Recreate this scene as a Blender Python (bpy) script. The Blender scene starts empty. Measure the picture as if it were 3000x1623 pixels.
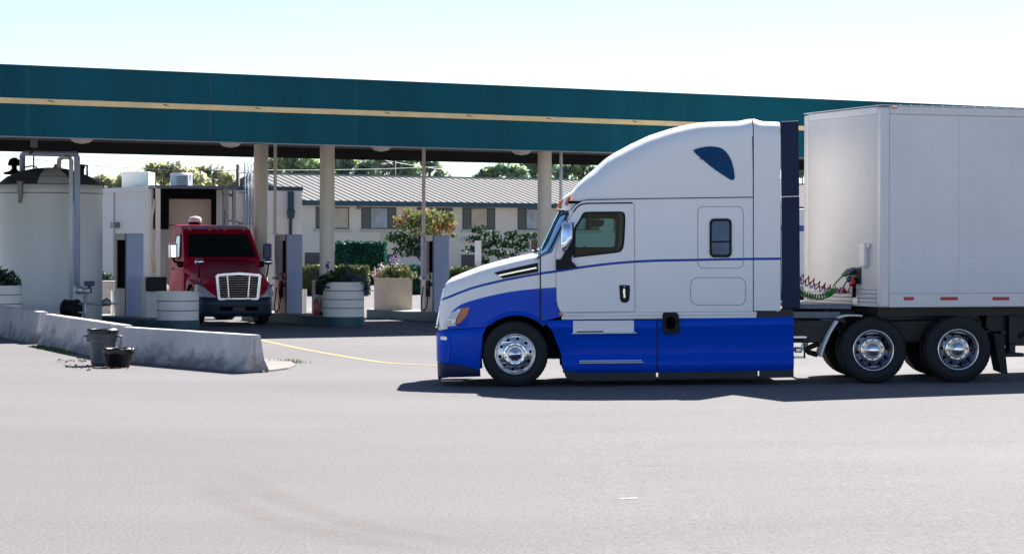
import bpy, math, random
from mathutils import Vector, Matrix
from mathutils.geometry import tessellate_polygon
R = math.radians
rnd = random.Random(7)
SC = bpy.context.scene
COL = SC.collection
# ---------------------------------------------------------------- camera model (photo measured at 3000 x 1623)
F = 7020.0; CX, CY = 1500.0, 811.5; HOR = 715.0; CAMZ = 2.15; ROLL = 0.0034
D = 3000.0 / 2576.0
def unroll(px, py):
    return px + ROLL*(py-CY), py - ROLL*(px-CX)
def P(px, py, Y):
    x, y = unroll(px, py)
    return Vector(((x-CX)*Y/F, Y, CAMZ-(y-HOR)*Y/F))
def PP(px, py, n, c):            # ray meets the vertical plane n.p = c
    x, y = unroll(px, py)
    dx = (x-CX)/F
    Y = c/(n[0]*dx+n[1])
    return Vector((dx*Y, Y, CAMZ-(y-HOR)*Y/F))
def smooth(a, b, t):
    t = min(1, max(0, (t-a)/(b-a))); return t*t*(3-2*t)
def gz(x, y):                    # the yard climbs gently to the right in front
    return 0.0137*min(max(x, 0), 18)*(1-smooth(40, 48, y))
def G(px, py):                   # ray meets the ground
    x, y = unroll(px, py); z = 0
    for _ in range(4):
        Y = (CAMZ-z)*F/(y-HOR); X = (x-CX)*Y/F; z = gz(X, Y)
    return Vector((X, Y, z))
def lerp(a, b, t): return a+(b-a)*t
def interp(tab, x):
    if x <= tab[0][0]: return tab[0][1]
    for (x0, y0), (x1, y1) in zip(tab, tab[1:]):
        if x <= x1: return lerp(y0, y1, (x-x0)/(x1-x0))
    return tab[-1][1]
def spline(pts, n=8, closed=False):   # Catmull-Rom through the points
    pts = [Vector(p) for p in pts]; out = []; N = len(pts)
    segs = N if closed else N-1
    for i in range(segs):
        if closed: p0, p1, p2, p3 = pts[i-1], pts[i], pts[(i+1) % N], pts[(i+2) % N]
        else: p0, p1, p2, p3 = pts[max(i-1, 0)], pts[i], pts[i+1], pts[min(i+2, N-1)]
        for k in range(n):
            t = k/n
            out.append(0.5*((2*p1)+(p2-p0)*t+(2*p0-5*p1+4*p2-p3)*t*t+(3*p1-p0-3*p2+p3)*t**3))
    if not closed: out.append(pts[-1])
    return out
def rrect(x0, y0, x1, y1, r, n=5):
    o = []
    for cx, cy, a in ((x1-r, y0+r, -90), (x1-r, y1-r, 0), (x0+r, y1-r, 90), (x0+r, y0+r, 180)):
        for k in range(n+1):
            t = R(a+90*k/n); o.append((cx+r*math.cos(t), cy+r*math.sin(t)))
    return o
def circ(cx, cy, r, n=24, a0=0):
    return [(cx+r*math.cos(a0+2*math.pi*k/n), cy+r*math.sin(a0+2*math.pi*k/n)) for k in range(n)]
# ---------------------------------------------------------------- mesh builder
class MB:
    def __init__(s): s.v = []; s.f = []; s.m = []; s.s = []; s.mi = 0; s.sm = False
    def add(s, vs, fs, sm=None):
        o = len(s.v); s.v += [tuple(v) for v in vs]
        for f in fs:
            s.f.append(tuple(o+i for i in f)); s.m.append(s.mi); s.s.append(s.sm if sm is None else sm)
        return s
    def box(s, x0, x1, y0, y1, z0, z1, fn=None):
        vs = [(x, y, z) for z in (z0, z1) for y in (y0, y1) for x in (x0, x1)]
        if fn: vs = [fn(*v) for v in vs]
        return s.add(vs, [(0, 2, 3, 1), (4, 5, 7, 6), (0, 1, 5, 4), (2, 6, 7, 3), (0, 4, 6, 2), (1, 3, 7, 5)], False)
    def hexa(s, b, t):               # 4 bottom points, 4 top points in ring order
        return s.add(list(b)+list(t), [(3, 2, 1, 0), (4, 5, 6, 7), (0, 1, 5, 4), (1, 2, 6, 5), (2, 3, 7, 6), (3, 0, 4, 7)], False)
    def quad(s, a, b, c, d): return s.add([a, b, c, d], [(0, 1, 2, 3)])
    def grid(s, rows, closed=False, sm=True):
        nr, nc = len(rows), len(rows[0]); vs = [p for r in rows for p in r]; fs = []
        for i in range(nr-1):
            for j in range(nc if closed else nc-1):
                k = (j+1) % nc
                fs.append((i*nc+j, i*nc+k, (i+1)*nc+k, (i+1)*nc+j))
        return s.add(vs, fs, sm)
    def tube(s, pts, r, n=8, caps=True):
        pts = [Vector(p) for p in pts]; rows = []; N = len(pts)
        rr = r if isinstance(r, (list, tuple)) else [r]*N
        up = None
        for i, p in enumerate(pts):
            t = (pts[min(i+1, N-1)]-pts[max(i-1, 0)]).normalized()
            if up is None:
                up = Vector((0, 0, 1)) if abs(t.z) < 0.9 else Vector((1, 0, 0))
            a = t.cross(up)
            if a.length < 1e-5: a = t.cross(Vector((0.3, 1, 0.2)))
            a.normalize(); b = t.cross(a).normalized(); up = -b if (-b).dot(up) > 0 else b
            rows.append([p+(a*math.cos(2*math.pi*k/n)+b*math.sin(2*math.pi*k/n))*rr[i] for k in range(n)])
        s.grid(rows, True, True)
        if caps:
            o = len(s.v)-N*n
            s.f += [tuple(o+k for k in range(n)), tuple(o+(N-1)*n+k for k in reversed(range(n)))]
            s.m += [s.mi]*2; s.s += [False]*2
        return s
    def cyl(s, p0, p1, r0, r1=None, n=16): return s.tube([p0, p1], [r0, r0 if r1 is None else r1], n)
    def lathe(s, prof, o=(0, 0, 0), axis='z', n=32, sm=True, a0=0, a1=2*math.pi):
        rows = []; full = abs(a1-a0-2*math.pi) < 1e-6
        for r, h in prof:
            row = []
            for k in range(n if full else n+1):
                a = a0+(a1-a0)*k/n; c, q = r*math.cos(a), r*math.sin(a)
                row.append((o[0]+c, o[1]+q, o[2]+h) if axis == 'z' else (o[0]+c, o[1]+h, o[2]+q) if axis == 'y' else (o[0]+h, o[1]+c, o[2]+q))
            rows.append(row)
        return s.grid(rows, full, sm)
    def ell(s, c, r, n=12, m=8):
        rows = []
        for i in range(m+1):
            t = math.pi*i/m
            rows.append([(c[0]+r[0]*math.sin(t)*math.cos(2*math.pi*k/n), c[1]+r[1]*math.sin(t)*math.sin(2*math.pi*k/n), c[2]+r[2]*math.cos(t)) for k in range(n)])
        return s.grid(rows, True, True)
    def plate(s, outer, holes, fn, t0, t1, sides=True):   # outline with holes, fn(x, y, t) -> point, thickness t0..t1
        loops = [list(outer)]+[list(h) for h in holes]
        flat = [p for l in loops for p in l]
        tris = tessellate_polygon([[Vector((p[0], p[1], 0)) for p in l] for l in loops])
        s.add([fn(p[0], p[1], t0) for p in flat], [tuple(t) for t in tris], False)
        if t1 is None: return s
        s.add([fn(p[0], p[1], t1) for p in flat], [tuple(reversed(t)) for t in tris], False)
        if sides:
            for l in loops:
                n = len(l)
                s.add([fn(p[0], p[1], t0) for p in l]+[fn(p[0], p[1], t1) for p in l], [(i, (i+1) % n, n+(i+1) % n, n+i) for i in range(n)], False)
        return s
    def line(s, pts, w, fn, t0, t1, closed=False):        # thin raised strip along a 2-D polyline
        pts = [Vector((p[0], p[1])) for p in pts]; N = len(pts); L = []; Rr = []
        for i in range(N):
            a = pts[i-1] if (closed or i) else pts[i]; b = pts[(i+1) % N] if (closed or i < N-1) else pts[i]
            d = (b-a)
            if d.length < 1e-9: d = Vector((1, 0))
            d.normalize(); q = Vector((-d.y, d.x))*w/2
            L.append(pts[i]+q); Rr.append(pts[i]-q)
        rng = range(N if closed else N-1)
        for i in rng:
            j = (i+1) % N
            b = [fn(p.x, p.y, t0) for p in (L[i], L[j], Rr[j], Rr[i])]; t = [fn(p.x, p.y, t1) for p in (L[i], L[j], Rr[j], Rr[i])]
            s.hexa(b, t)
        return s
    def leaves(s, c, r, n, size, rg, shell=0.55, flat=0.0, squash=1.0):
        for _ in range(n):
            while True:
                d = Vector((rg.uniform(-1, 1), rg.uniform(-1, 1), rg.uniform(-1, 1)))
                if 0.05 < d.length < 1: break
            d = d.normalized()*(shell+(1-shell)*rg.random()**0.6)
            p = Vector((c[0]+d.x*r[0], c[1]+d.y*r[1], c[2]+d.z*r[2]))
            a = Vector((rg.gauss(0, 1), rg.gauss(0, 1), rg.gauss(0, 1)*(1-flat))).normalized()
            b = a.cross(Vector((rg.gauss(0, 1), rg.gauss(0, 1), rg.gauss(0, 1)))).normalized()
            q = size*rg.uniform(0.6, 1.35)
            a = a*q; b = b*q*0.55
            s.add([p-a, p+b, p+a, p-b], [(0, 1, 2, 3)], False)
        return s
WM = {}
def setp(o, label=None, cat=None, group=None, kind=None):
    if label: o['label'] = label
    if cat: o['category'] = cat
    if group: o['group'] = group
    if kind: o['kind'] = kind
    return o
def thing(name, label, cat, loc=(0, 0, 0), rz=0, group=None):
    o = bpy.data.objects.new(name, None); COL.objects.link(o); o.empty_display_size = 0.2
    o.location = loc; o.rotation_euler = (0, 0, rz); setp(o, label, cat, group)
    WM[o] = Matrix.Translation(loc) @ Matrix.Rotation(rz, 4, 'Z')
    return o
def part(name, mb, mats, parent=None, world=True, bevel=0, label=None, seg=2, recalc=True):
    if not isinstance(mats, (list, tuple)): mats = [mats]
    me = bpy.data.meshes.new(name)
    vs = mb.v
    W = Matrix()
    if parent is not None:
        W = WM.get(parent, Matrix())
        if world:
            inv = W.inverted(); vs = [inv @ Vector(v) for v in vs]
    me.from_pydata([tuple(v) for v in vs], [], mb.f)
    for m in mats: me.materials.append(m)
    me.polygons.foreach_set('material_index', mb.m); me.polygons.foreach_set('use_smooth', mb.s)
    if recalc:
        import bmesh
        bm = bmesh.new(); bm.from_mesh(me); bmesh.ops.remove_doubles(bm, verts=bm.verts, dist=0.0004) if recalc != 'keep' else None
        bmesh.ops.recalc_face_normals(bm, faces=bm.faces); bm.to_mesh(me); bm.free()
    me.update()
    o = bpy.data.objects.new(name, me); COL.objects.link(o)
    if parent is not None: o.parent = parent; WM[o] = W
    if label: o['label'] = label
    if bevel:
        b = o.modifiers.new('Bevel', 'BEVEL'); b.width = bevel; b.segments = seg; b.limit_method = 'ANGLE'; b.angle_limit = R(35)
    return o
def solo(name, mb, mats, label, cat, base=None, group=None, bevel=0):   # a thing that is one mesh, origin at its base
    vs = [Vector(v) for v in mb.v]
    if base is None:
        base = Vector((sum(v.x for v in vs)/len(vs), sum(v.y for v in vs)/len(vs), min(v.z for v in vs)))
    mb.v = [tuple(v-Vector(base)) for v in vs]
    o = part(name, mb, mats, None, bevel=bevel); o.location = base
    return setp(o, label, cat, group)
def copy_tree(o, parent=None):
    c = o.copy(); COL.objects.link(c)
    if parent is not None: c.parent = parent
    for ch in list(o.children): copy_tree(ch, c)
    return c
# ---------------------------------------------------------------- materials
def nmat(name):
    m = bpy.data.materials.new(name); m.use_nodes = True
    nt = m.node_tree; b = nt.nodes['Principled BSDF']
    return m, nt, b
def mat(name, col, rough=0.5, metal=0.0, var=0.0, vscale=3.0, bump=0.0, bscale=20.0, coat=0.0, col2=None, stretch=(1, 1, 1), spec=0.5, emit=None):
    m, nt, b = nmat(name); N, L = nt.nodes.new, nt.links.new
    c4 = (*col, 1)
    b.inputs['Base Color'].default_value = c4; b.inputs['Roughness'].default_value = rough; b.inputs['Metallic'].default_value = metal
    b.inputs['Specular IOR Level'].default_value = spec
    if coat: b.inputs['Coat Weight'].default_value = coat; b.inputs['Coat Roughness'].default_value = 0.04
    if var or col2 or bump:
        tc = N('ShaderNodeTexCoord'); mp = N('ShaderNodeMapping'); mp.inputs['Scale'].default_value = stretch
        L(tc.outputs['Object'], mp.inputs['Vector'])
    if var or col2:
        n = N('ShaderNodeTexNoise'); n.inputs['Scale'].default_value = vscale; n.inputs['Detail'].default_value = 6; n.inputs['Roughness'].default_value = 0.62
        L(mp.outputs['Vector'], n.inputs['Vector'])
        r = N('ShaderNodeValToRGB'); r.color_ramp.elements[0].position = 0.32; r.color_ramp.elements[1].position = 0.7
        d = col2 if col2 else tuple(x*(1-var) for x in col)
        e = col if col2 else tuple(min(1, x*(1+var)) for x in col)
        r.color_ramp.elements[0].color = (*d, 1); r.color_ramp.elements[1].color = (*e, 1)
        L(n.outputs['Fac'], r.inputs['Fac']); L(r.outputs['Color'], b.inputs['Base Color'])
        mr = N('ShaderNodeMapRange'); mr.inputs['To Min'].default_value = max(0.02, rough-0.08); mr.inputs['To Max'].default_value = min(1, rough+0.1)
        L(n.outputs['Fac'], mr.inputs['Value']); L(mr.outputs['Result'], b.inputs['Roughness'])
    if bump:
        n2 = N('ShaderNodeTexNoise'); n2.inputs['Scale'].default_value = bscale; n2.inputs['Detail'].default_value = 4
        L(mp.outputs['Vector'], n2.inputs['Vector'])
        bp = N('ShaderNodeBump'); bp.inputs['Strength'].default_value = bump; bp.inputs['Distance'].default_value = 0.02
        L(n2.outputs['Fac'], bp.inputs['Height']); L(bp.outputs['Normal'], b.inputs['Normal'])
    if emit:
        b.inputs['Emission Color'].default_value = c4; b.inputs['Emission Strength'].default_value = emit
    return m
def leafmat(name, c1, c2, scale=1.2, trans=0.35, c3=None, dark=0.5):
    m, nt, b = nmat(name); N, L = nt.nodes.new, nt.links.new
    nt.nodes.remove(b); out = nt.nodes['Material Output']
    tc = N('ShaderNodeTexCoord'); n = N('ShaderNodeTexNoise'); n.inputs['Scale'].default_value = scale; n.inputs['Detail'].default_value = 3
    L(tc.outputs['Object'], n.inputs['Vector'])
    r = N('ShaderNodeValToRGB'); r.color_ramp.elements[0].position = 0.35; r.color_ramp.elements[1].position = 0.66
    r.color_ramp.elements[0].color = (*c1, 1); r.color_ramp.elements[1].color = (*c2, 1)
    if c3: e = r.color_ramp.elements.new(0.52); e.color = (*c3, 1)
    n2 = N('ShaderNodeTexNoise'); n2.inputs['Scale'].default_value = 9.0; L(tc.outputs['Object'], n2.inputs['Vector'])
    mx = N('ShaderNodeMixRGB'); mx.blend_type = 'MULTIPLY'; mx.inputs['Fac'].default_value = dark
    r2 = N('ShaderNodeValToRGB'); r2.color_ramp.elements[0].position = 0.3; r2.color_ramp.elements[0].color = (0.35, 0.35, 0.35, 1); r2.color_ramp.elements[1].position = 0.65
    L(n2.outputs['Fac'], r2.inputs['Fac']); L(n.outputs['Fac'], r.inputs['Fac'])
    L(r.outputs['Color'], mx.inputs['Color1']); L(r2.outputs['Color'], mx.inputs['Color2'])
    df = N('ShaderNodeBsdfPrincipled'); df.inputs['Roughness'].default_value = 0.55; df.inputs['Specular IOR Level'].default_value = 0.3
    tr = N('ShaderNodeBsdfTranslucent'); ms = N('ShaderNodeMixShader'); ms.inputs['Fac'].default_value = trans
    L(mx.outputs['Color'], df.inputs['Base Color']); L(mx.outputs['Color'], tr.inputs['Color'])
    L(df.outputs['BSDF'], ms.inputs[1]); L(tr.outputs['BSDF'], ms.inputs[2]); L(ms.outputs['Shader'], out.inputs['Surface'])
    return m
def glassmat(name, tint, refl=1.0, extra=0.0, rough=0.02, gcol=(1, 1, 1)):
    m, nt, b = nmat(name); N, L = nt.nodes.new, nt.links.new
    nt.nodes.remove(b); out = nt.nodes['Material Output']
    tr = N('ShaderNodeBsdfTransparent'); tr.inputs['Color'].default_value = (*tint, 1)
    gl = N('ShaderNodeBsdfGlossy'); gl.inputs['Roughness'].default_value = rough; gl.inputs['Color'].default_value = (*gcol, 1)
    lw = N('ShaderNodeLayerWeight'); lw.inputs['Blend'].default_value = 0.5
    fr = N('ShaderNodeMath'); fr.operation = 'POWER'; fr.inputs[1].default_value = 5.0; L(lw.outputs['Facing'], fr.inputs[0])
    ad = N('ShaderNodeMath'); ad.operation = 'MULTIPLY_ADD'; ad.inputs[1].default_value = refl*0.96; ad.inputs[2].default_value = 0.04*refl+extra; ad.use_clamp = True
    L(fr.outputs['Value'], ad.inputs[0])
    ms = N('ShaderNodeMixShader'); L(ad.outputs['Value'], ms.inputs['Fac']); L(tr.outputs['BSDF'], ms.inputs[1]); L(gl.outputs['BSDF'], ms.inputs[2])
    L(ms.outputs['Shader'], out.inputs['Surface'])
    return m
# ---------------------------------------------------------------- camera, light, sky
cam = bpy.data.cameras.new('camera'); co = bpy.data.objects.new('camera', cam); COL.objects.link(co)
cam.sensor_width = 36; cam.lens = F/3000*36; cam.clip_end = 3000
cam.shift_y = -(CY-HOR)/3000
co.matrix_world = Matrix.Translation((0, 0, CAMZ)) @ Matrix.Rotation(R(90), 4, 'X') @ Matrix.Rotation(ROLL, 4, 'Z')
SC.camera = co
SUND = Vector((0.44, 0.86, 1.0)).normalized()
sl = bpy.data.lights.new('sun', 'SUN'); so = bpy.data.objects.new('sun', sl); COL.objects.link(so)
sl.energy = 5.0; sl.angle = R(0.53); sl.color = (1, 0.94, 0.87)
so.rotation_euler = SUND.to_track_quat('Z', 'Y').to_euler(); so.location = (0, 0, 60)
w = bpy.data.worlds.new('World'); SC.world = w; w.use_nodes = True
wt = w.node_tree; sky = wt.nodes.new('ShaderNodeTexSky'); sky.sky_type = 'NISHITA'; sky.sun_disc = False
sky.sun_elevation = math.asin(SUND.z); sky.sun_rotation = math.atan2(SUND.x, SUND.y)
sky.air_density = 0.72; sky.dust_density = 0.15; sky.ozone_density = 1.2
bg = wt.nodes['Background']; bg.inputs['Strength'].default_value = 0.056
tint = wt.nodes.new('ShaderNodeMixRGB'); tint.blend_type = 'MULTIPLY'; tint.inputs['Fac'].default_value = 1.0
tint.inputs['Color2'].default_value = (0.96, 0.96, 0.98, 1)          # cool white balance of the photograph
wt.links.new(sky.outputs['Color'], tint.inputs['Color1']); wt.links.new(tint.outputs['Color'], bg.inputs['Color'])
SC.view_settings.view_transform = 'Standard'; SC.view_settings.look = 'None'; SC.view_settings.gamma = 1
SC.view_settings.exposure = 1.68
SC.cycles.use_denoising = True
SC.cycles.max_bounces = 8; SC.cycles.transparent_max_bounces = 12
# ---------------------------------------------------------------- ground materials
def asphalt(name):
    m, nt, b = nmat(name); N, L = nt.nodes.new, nt.links.new
    tc = N('ShaderNodeTexCoord')
    def noise(sc, det, stretch=(1, 1, 1), rg=0.6):
        mp = N('ShaderNodeMapping'); mp.inputs['Scale'].default_value = stretch; L(tc.outputs['Object'], mp.inputs['Vector'])
        n = N('ShaderNodeTexNoise'); n.inputs['Scale'].default_value = sc; n.inputs['Detail'].default_value = det; n.inputs['Roughness'].default_value = rg
        L(mp.outputs['Vector'], n.inputs['Vector']); return n.outputs['Fac']
    def ramp(fac, p0, c0, p1, c1):
        r = N('ShaderNodeValToRGB'); r.color_ramp.elements[0].position = p0; r.color_ramp.elements[1].position = p1
        r.color_ramp.elements[0].color = (*c0, 1); r.color_ramp.elements[1].color = (*c1, 1); L(fac, r.inputs['Fac']); return r.outputs['Color']
    def mul(a, bb, f):
        x = N('ShaderNodeMixRGB'); x.blend_type = 'MULTIPLY'; x.inputs['Fac'].default_value = f; L(a, x.inputs['Color1']); L(bb, x.inputs['Color2']); return x.outputs['Color']
    base = ramp(noise(0.12, 5, (0.5, 1, 1)), 0.3, (0.150, 0.146, 0.152), 0.72, (0.198, 0.192, 0.199))
    streak = ramp(noise(0.5, 5, (0.12, 1.3, 1)), 0.3, (0.92, 0.92, 0.925), 0.7, (1, 1, 1))
    grain = ramp(noise(34, 3), 0.32, (0.42, 0.42, 0.42), 0.66, (1, 1, 1))
    fine = ramp(noise(11, 6, (0.6, 1, 1), 0.75), 0.3, (0.84, 0.83, 0.83), 0.62, (1, 1, 1))
    c = mul(mul(mul(base, streak, 1), grain, 0.75), fine, 0.8)
    sp = N('ShaderNodeTexVoronoi'); sp.inputs['Scale'].default_value = 2.2; L(tc.outputs['Object'], sp.inputs['Vector'])
    spot = ramp(sp.outputs['Distance'], 0.025, (0.35, 0.34, 0.33), 0.04, (1, 1, 1))
    c = mul(c, spot, 0.6)
    L(c, b.inputs['Base Color']); b.inputs['Roughness'].default_value = 0.9; b.inputs['Specular IOR Level'].default_value = 0.25
    bp = N('ShaderNodeBump'); bp.inputs['Strength'].default_value = 0.35; bp.inputs['Distance'].default_value = 0.01
    L(noise(45, 3), bp.inputs['Height']); L(bp.outputs['Normal'], b.inputs['Normal'])
    return m
M = {}
M['asphalt'] = asphalt('asphalt')
M['pale_concrete'] = mat('pale_concrete', (0.175, 0.163, 0.158), 0.9, var=0.15, vscale=1.5, bump=0.2)
M['kerb_teal'] = mat('kerb_teal', (0.012, 0.075, 0.095), 0.45, var=0.25, vscale=2.5)
M['island_top'] = mat('island_top', (0.3, 0.29, 0.28), 0.85, var=0.2, vscale=2)
M['yellow'] = mat('yellow_paint', (0.38, 0.245, 0.075), 0.75, var=0.25, vscale=9)
M['dock_pad'] = mat('dock_pad', (0.006, 0.006, 0.008), 0.8, spec=0.05)
M['groove'] = mat('planter_groove', (0.16, 0.16, 0.16), 0.8)
M['white_line'] = mat('white_line', (0.27, 0.27, 0.27), 0.7, var=0.3, vscale=9)
M['teal'] = mat('teal_fascia', (0.001, 0.080, 0.108), 0.5, var=0.2, vscale=1.1, stretch=(1, 1, 0.12), spec=0.12)
M['teal_dark'] = mat('teal_trim', (0.006, 0.055, 0.08), 0.4, var=0.1)
M['soffit'] = mat('dark_soffit', (0.013, 0.0125, 0.016), 0.8, var=0.2)
M['stripe'] = mat('tan_stripe', (0.80, 0.58, 0.28), 0.5, var=0.12, vscale=2.0)
M['cream'] = mat('cream_paint', (0.50, 0.47, 0.40), 0.55, var=0.07, vscale=1.5)
M['beige'] = mat('beige_column', (0.78, 0.69, 0.57), 0.5, var=0.06, vscale=1.2)
M['cream_planter'] = mat('cream_planter', (0.80, 0.76, 0.69), 0.5, var=0.05, vscale=2)
M['tan_planter'] = mat('tan_planter', (0.62, 0.53, 0.42), 0.7, var=0.07, vscale=3)
M['lens'] = mat('lamp_lens', (0.75, 0.68, 0.6), 0.35)
M['galv'] = mat('galvanised', (0.55, 0.57, 0.6), 0.4, 0.6, var=0.15, vscale=8)
M['grey_metal'] = mat('grey_metal', (0.25, 0.25, 0.26), 0.45, 0.5, var=0.2, vscale=5)
M['black'] = mat('black_plastic', (0.008, 0.009, 0.012), 0.45, var=0.2, spec=0.2)
M['rubber'] = mat('tyre_rubber', (0.010, 0.011, 0.014), 0.72, var=0.3, vscale=5, bump=0.1, bscale=60)
M['void'] = mat('dark_interior', (0.004, 0.004, 0.005), 0.9, spec=0.03)
M['pump_blue'] = mat('pump_panel', (0.42, 0.49, 0.68), 0.42, var=0.12, vscale=1.4, stretch=(1, 1, 0.4))
M['pump_navy'] = mat('pump_navy', (0.03, 0.06, 0.14), 0.4, var=0.1)
M['pump_cream'] = mat('pump_cream', (0.75, 0.67, 0.57), 0.5, var=0.08, vscale=4)
M['white'] = mat('white_paint', (0.78, 0.78, 0.77), 0.4, var=0.05)
M['red'] = mat('red_gloss', (0.42, 0.02, 0.025), 0.35, coat=0.5)
M['concrete'] = mat('barrier_concrete', (0.62, 0.59, 0.57), 0.9, col2=(0.46, 0.44, 0.43), vscale=2.2, stretch=(1, 1, 0.45), bump=0.3, bscale=25)
def grime(m):                     # splashed dirt that climbs the foot of the wall in ragged streaks
    nt = m.node_tree; N, L = nt.nodes.new, nt.links.new; b = nt.nodes['Principled BSDF']
    src = b.inputs['Base Color'].links[0].from_socket
    tc = N('ShaderNodeTexCoord'); sx = N('ShaderNodeSeparateXYZ'); L(tc.outputs['Object'], sx.inputs[0])
    mp = N('ShaderNodeMapping'); mp.inputs['Scale'].default_value = (0.8, 1, 1.1); L(tc.outputs['Object'], mp.inputs['Vector'])
    n = N('ShaderNodeTexNoise'); n.inputs['Scale'].default_value = 2.8; n.inputs['Detail'].default_value = 8; n.inputs['Roughness'].default_value = 0.7; L(mp.outputs['Vector'], n.inputs['Vector'])
    a = N('ShaderNodeMath'); a.operation = 'MULTIPLY_ADD'; a.inputs[1].default_value = -0.75; L(sx.outputs['Z'], a.inputs[0]); L(n.outputs['Fac'], a.inputs[2])
    r = N('ShaderNodeMapRange'); r.inputs['From Min'].default_value = 0.22; r.inputs['From Max'].default_value = 0.50; r.inputs['To Max'].default_value = 0.8; L(a.outputs[0], r.inputs['Value'])
    x = N('ShaderNodeMixRGB'); L(r.outputs['Result'], x.inputs['Fac']); L(src, x.inputs['Color1']); x.inputs['Color2'].default_value = (0.075, 0.073, 0.08, 1)
    L(x.outputs['Color'], b.inputs['Base Color'])
grime(M['concrete'])
M['bark'] = mat('bark', (0.06, 0.045, 0.035), 0.9, var=0.3)
M['soil'] = mat('soil', (0.05, 0.035, 0.025), 0.95, var=0.3)
M['wall'] = mat('motel_wall', (0.74, 0.67, 0.57), 0.85, var=0.05, vscale=0.8, bump=0.1)
M['wall2'] = mat('block_wall', (0.78, 0.75, 0.71), 0.8, var=0.06, vscale=0.9, bump=0.1)
M['roof_metal'] = mat('roof_metal', (0.20, 0.20, 0.205), 0.8, 0.0, var=0.06, vscale=0.6, spec=0.1)
M['seam'] = mat('roof_seam', (0.13, 0.13, 0.135), 0.7, 0.0, spec=0.1)
M['win_frame'] = mat('window_frame', (0.06, 0.06, 0.07), 0.4, 0.3)
M['win_glass'] = mat('window_glass', (0.03, 0.04, 0.055), 0.05, spec=0.45)
M['curtain'] = mat('curtain_glass', (0.32, 0.37, 0.42), 0.15, var=0.35, vscale=2.5, spec=0.5, stretch=(1, 1, 0.5))
M['warm_glass'] = mat('warm_reflection_glass', (0.48, 0.38, 0.29), 0.15, var=0.25, vscale=1.2, spec=0.5)  # warm reflection painted into the pane colour
M['brown'] = mat('brown_pole', (0.10, 0.065, 0.055), 0.7, var=0.1)
# ---------------------------------------------------------------- ground sheet
xs = [-600, -250, -120, -70, -40, -25, -15, -8, -4, 0, 2, 4, 6, 8, 10, 12, 15, 18, 22, 30, 45, 80, 150, 300, 600]
ys = [-60, 0, 10, 20, 26, 30, 33, 36, 38, 40, 41, 42, 43, 44, 45, 46, 47, 48, 50, 55, 65, 80, 110, 160, 250, 500, 1200]
b = MB(); b.grid([[Vector((x, y, gz(x, y))) for x in xs] for y in ys])
g = part('ground', b, M['asphalt']); setp(g, 'pale grey worn asphalt of the truck stop yard', 'asphalt', kind='structure')
def strip(name, pts, w, m, lift=0.004, n=6):
    pp = spline([(p.x, p.y, 0) for p in pts], n); rows = []
    for i, p in enumerate(pp):
        d = pp[min(i+1, len(pp)-1)]-pp[max(i-1, 0)]; q = Vector((-d.y, d.x, 0)).normalized()*w/2
        rows.append([Vector((v.x, v.y, gz(v.x, v.y)+lift)) for v in (p-q, p+q)])
    bb = MB(); bb.grid(rows); return part(name, bb, m)
o = strip('lane_line', [G(740, 991), G(800, 1004), G(900, 1025), G(1050, 1051), G(1135, 1063), G(1200, 1067), G(1276, 1070), G(1400, 1075)], 0.12, M['yellow'])
setp(o, 'long yellow painted lane line running from the barrier towards the big truck', 'lane line', kind='structure')
o = strip('lane_line', [G(1170, 969), G(1275, 979), G(1420, 990)], 0.11, M['yellow'])
setp(o, 'short yellow painted line in the canopy shade by the truck nose', 'lane line', kind='structure')
o = strip('worn_marking', [G(1815, 1462), G(1840, 1460), G(1866, 1459)], 0.07, M['white_line'])
setp(o, 'small worn white paint mark on the open asphalt', 'paint mark', kind='structure')
# mud tracks: a thin film of dried mud, broken up by noise
mm, nt, pb = nmat('mud_film'); N, L = nt.nodes.new, nt.links.new
tc = N('ShaderNodeTexCoord'); nz = N('ShaderNodeTexNoise'); nz.inputs['Scale'].default_value = 2.2; nz.inputs['Detail'].default_value = 7; L(tc.outputs['Object'], nz.inputs['Vector'])
at = N('ShaderNodeAttribute'); at.attribute_name = 'edge'
mu = N('ShaderNodeMath'); mu.operation = 'MULTIPLY'; L(nz.outputs['Fac'], mu.inputs[0]); L(at.outputs['Fac'], mu.inputs[1])
rp = N('ShaderNodeMapRange'); rp.inputs['From Min'].default_value = 0.12; rp.inputs['From Max'].default_value = 0.75; rp.inputs['To Max'].default_value = 0.2; L(mu.outputs['Value'], rp.inputs['Value'])
pb.inputs['Base Color'].default_value = (0.20, 0.15, 0.125, 1); pb.inputs['Roughness'].default_value = 0.95
L(rp.outputs['Result'], pb.inputs['Alpha'])
def mud(pts, w, label):
    pp = spline([(p.x, p.y, 0) for p in pts], 8); rows = []; ed = []
    for i, p in enumerate(pp):
        d = pp[min(i+1, len(pp)-1)]-pp[max(i-1, 0)]; q = Vector((-d.y, d.x, 0)).normalized()
        row = []
        for k in range(7):
            t = (k-3)/3; v = p+q*t*w/2; row.append(Vector((v.x, v.y, gz(v.x, v.y)+0.004)))
            ed.append(max(0, (1-t*t))*min(1, 5*min(i, len(pp)-1-i)/len(pp)))
        rows.append(row)
    bb = MB(); bb.grid(rows); o = part('mud_track', bb, mm, recalc=False)
    a = o.data.attributes.new('edge', 'FLOAT', 'POINT'); a.data.foreach_set('value', ed)
    setp(o, label, 'mud track', kind='structure')
mud([G(585, 1392), G(620, 1430), G(690, 1475), G(800, 1520), G(950, 1558), G(1150, 1600), G(1400, 1640)], 0.55, 'nearer of two brown mud tyre tracks curving over the asphalt')
mud([G(690, 1372), G(720, 1405), G(800, 1450), G(930, 1500), G(1100, 1545), G(1300, 1580), G(1600, 1630)], 0.5, 'farther of two brown mud tyre tracks curving over the asphalt')
b = MB(); pts = [G(765, 1056), G(849, 1060), G(868, 1073), G(845, 1082), G(770, 1092), G(700, 1086)]
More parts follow.
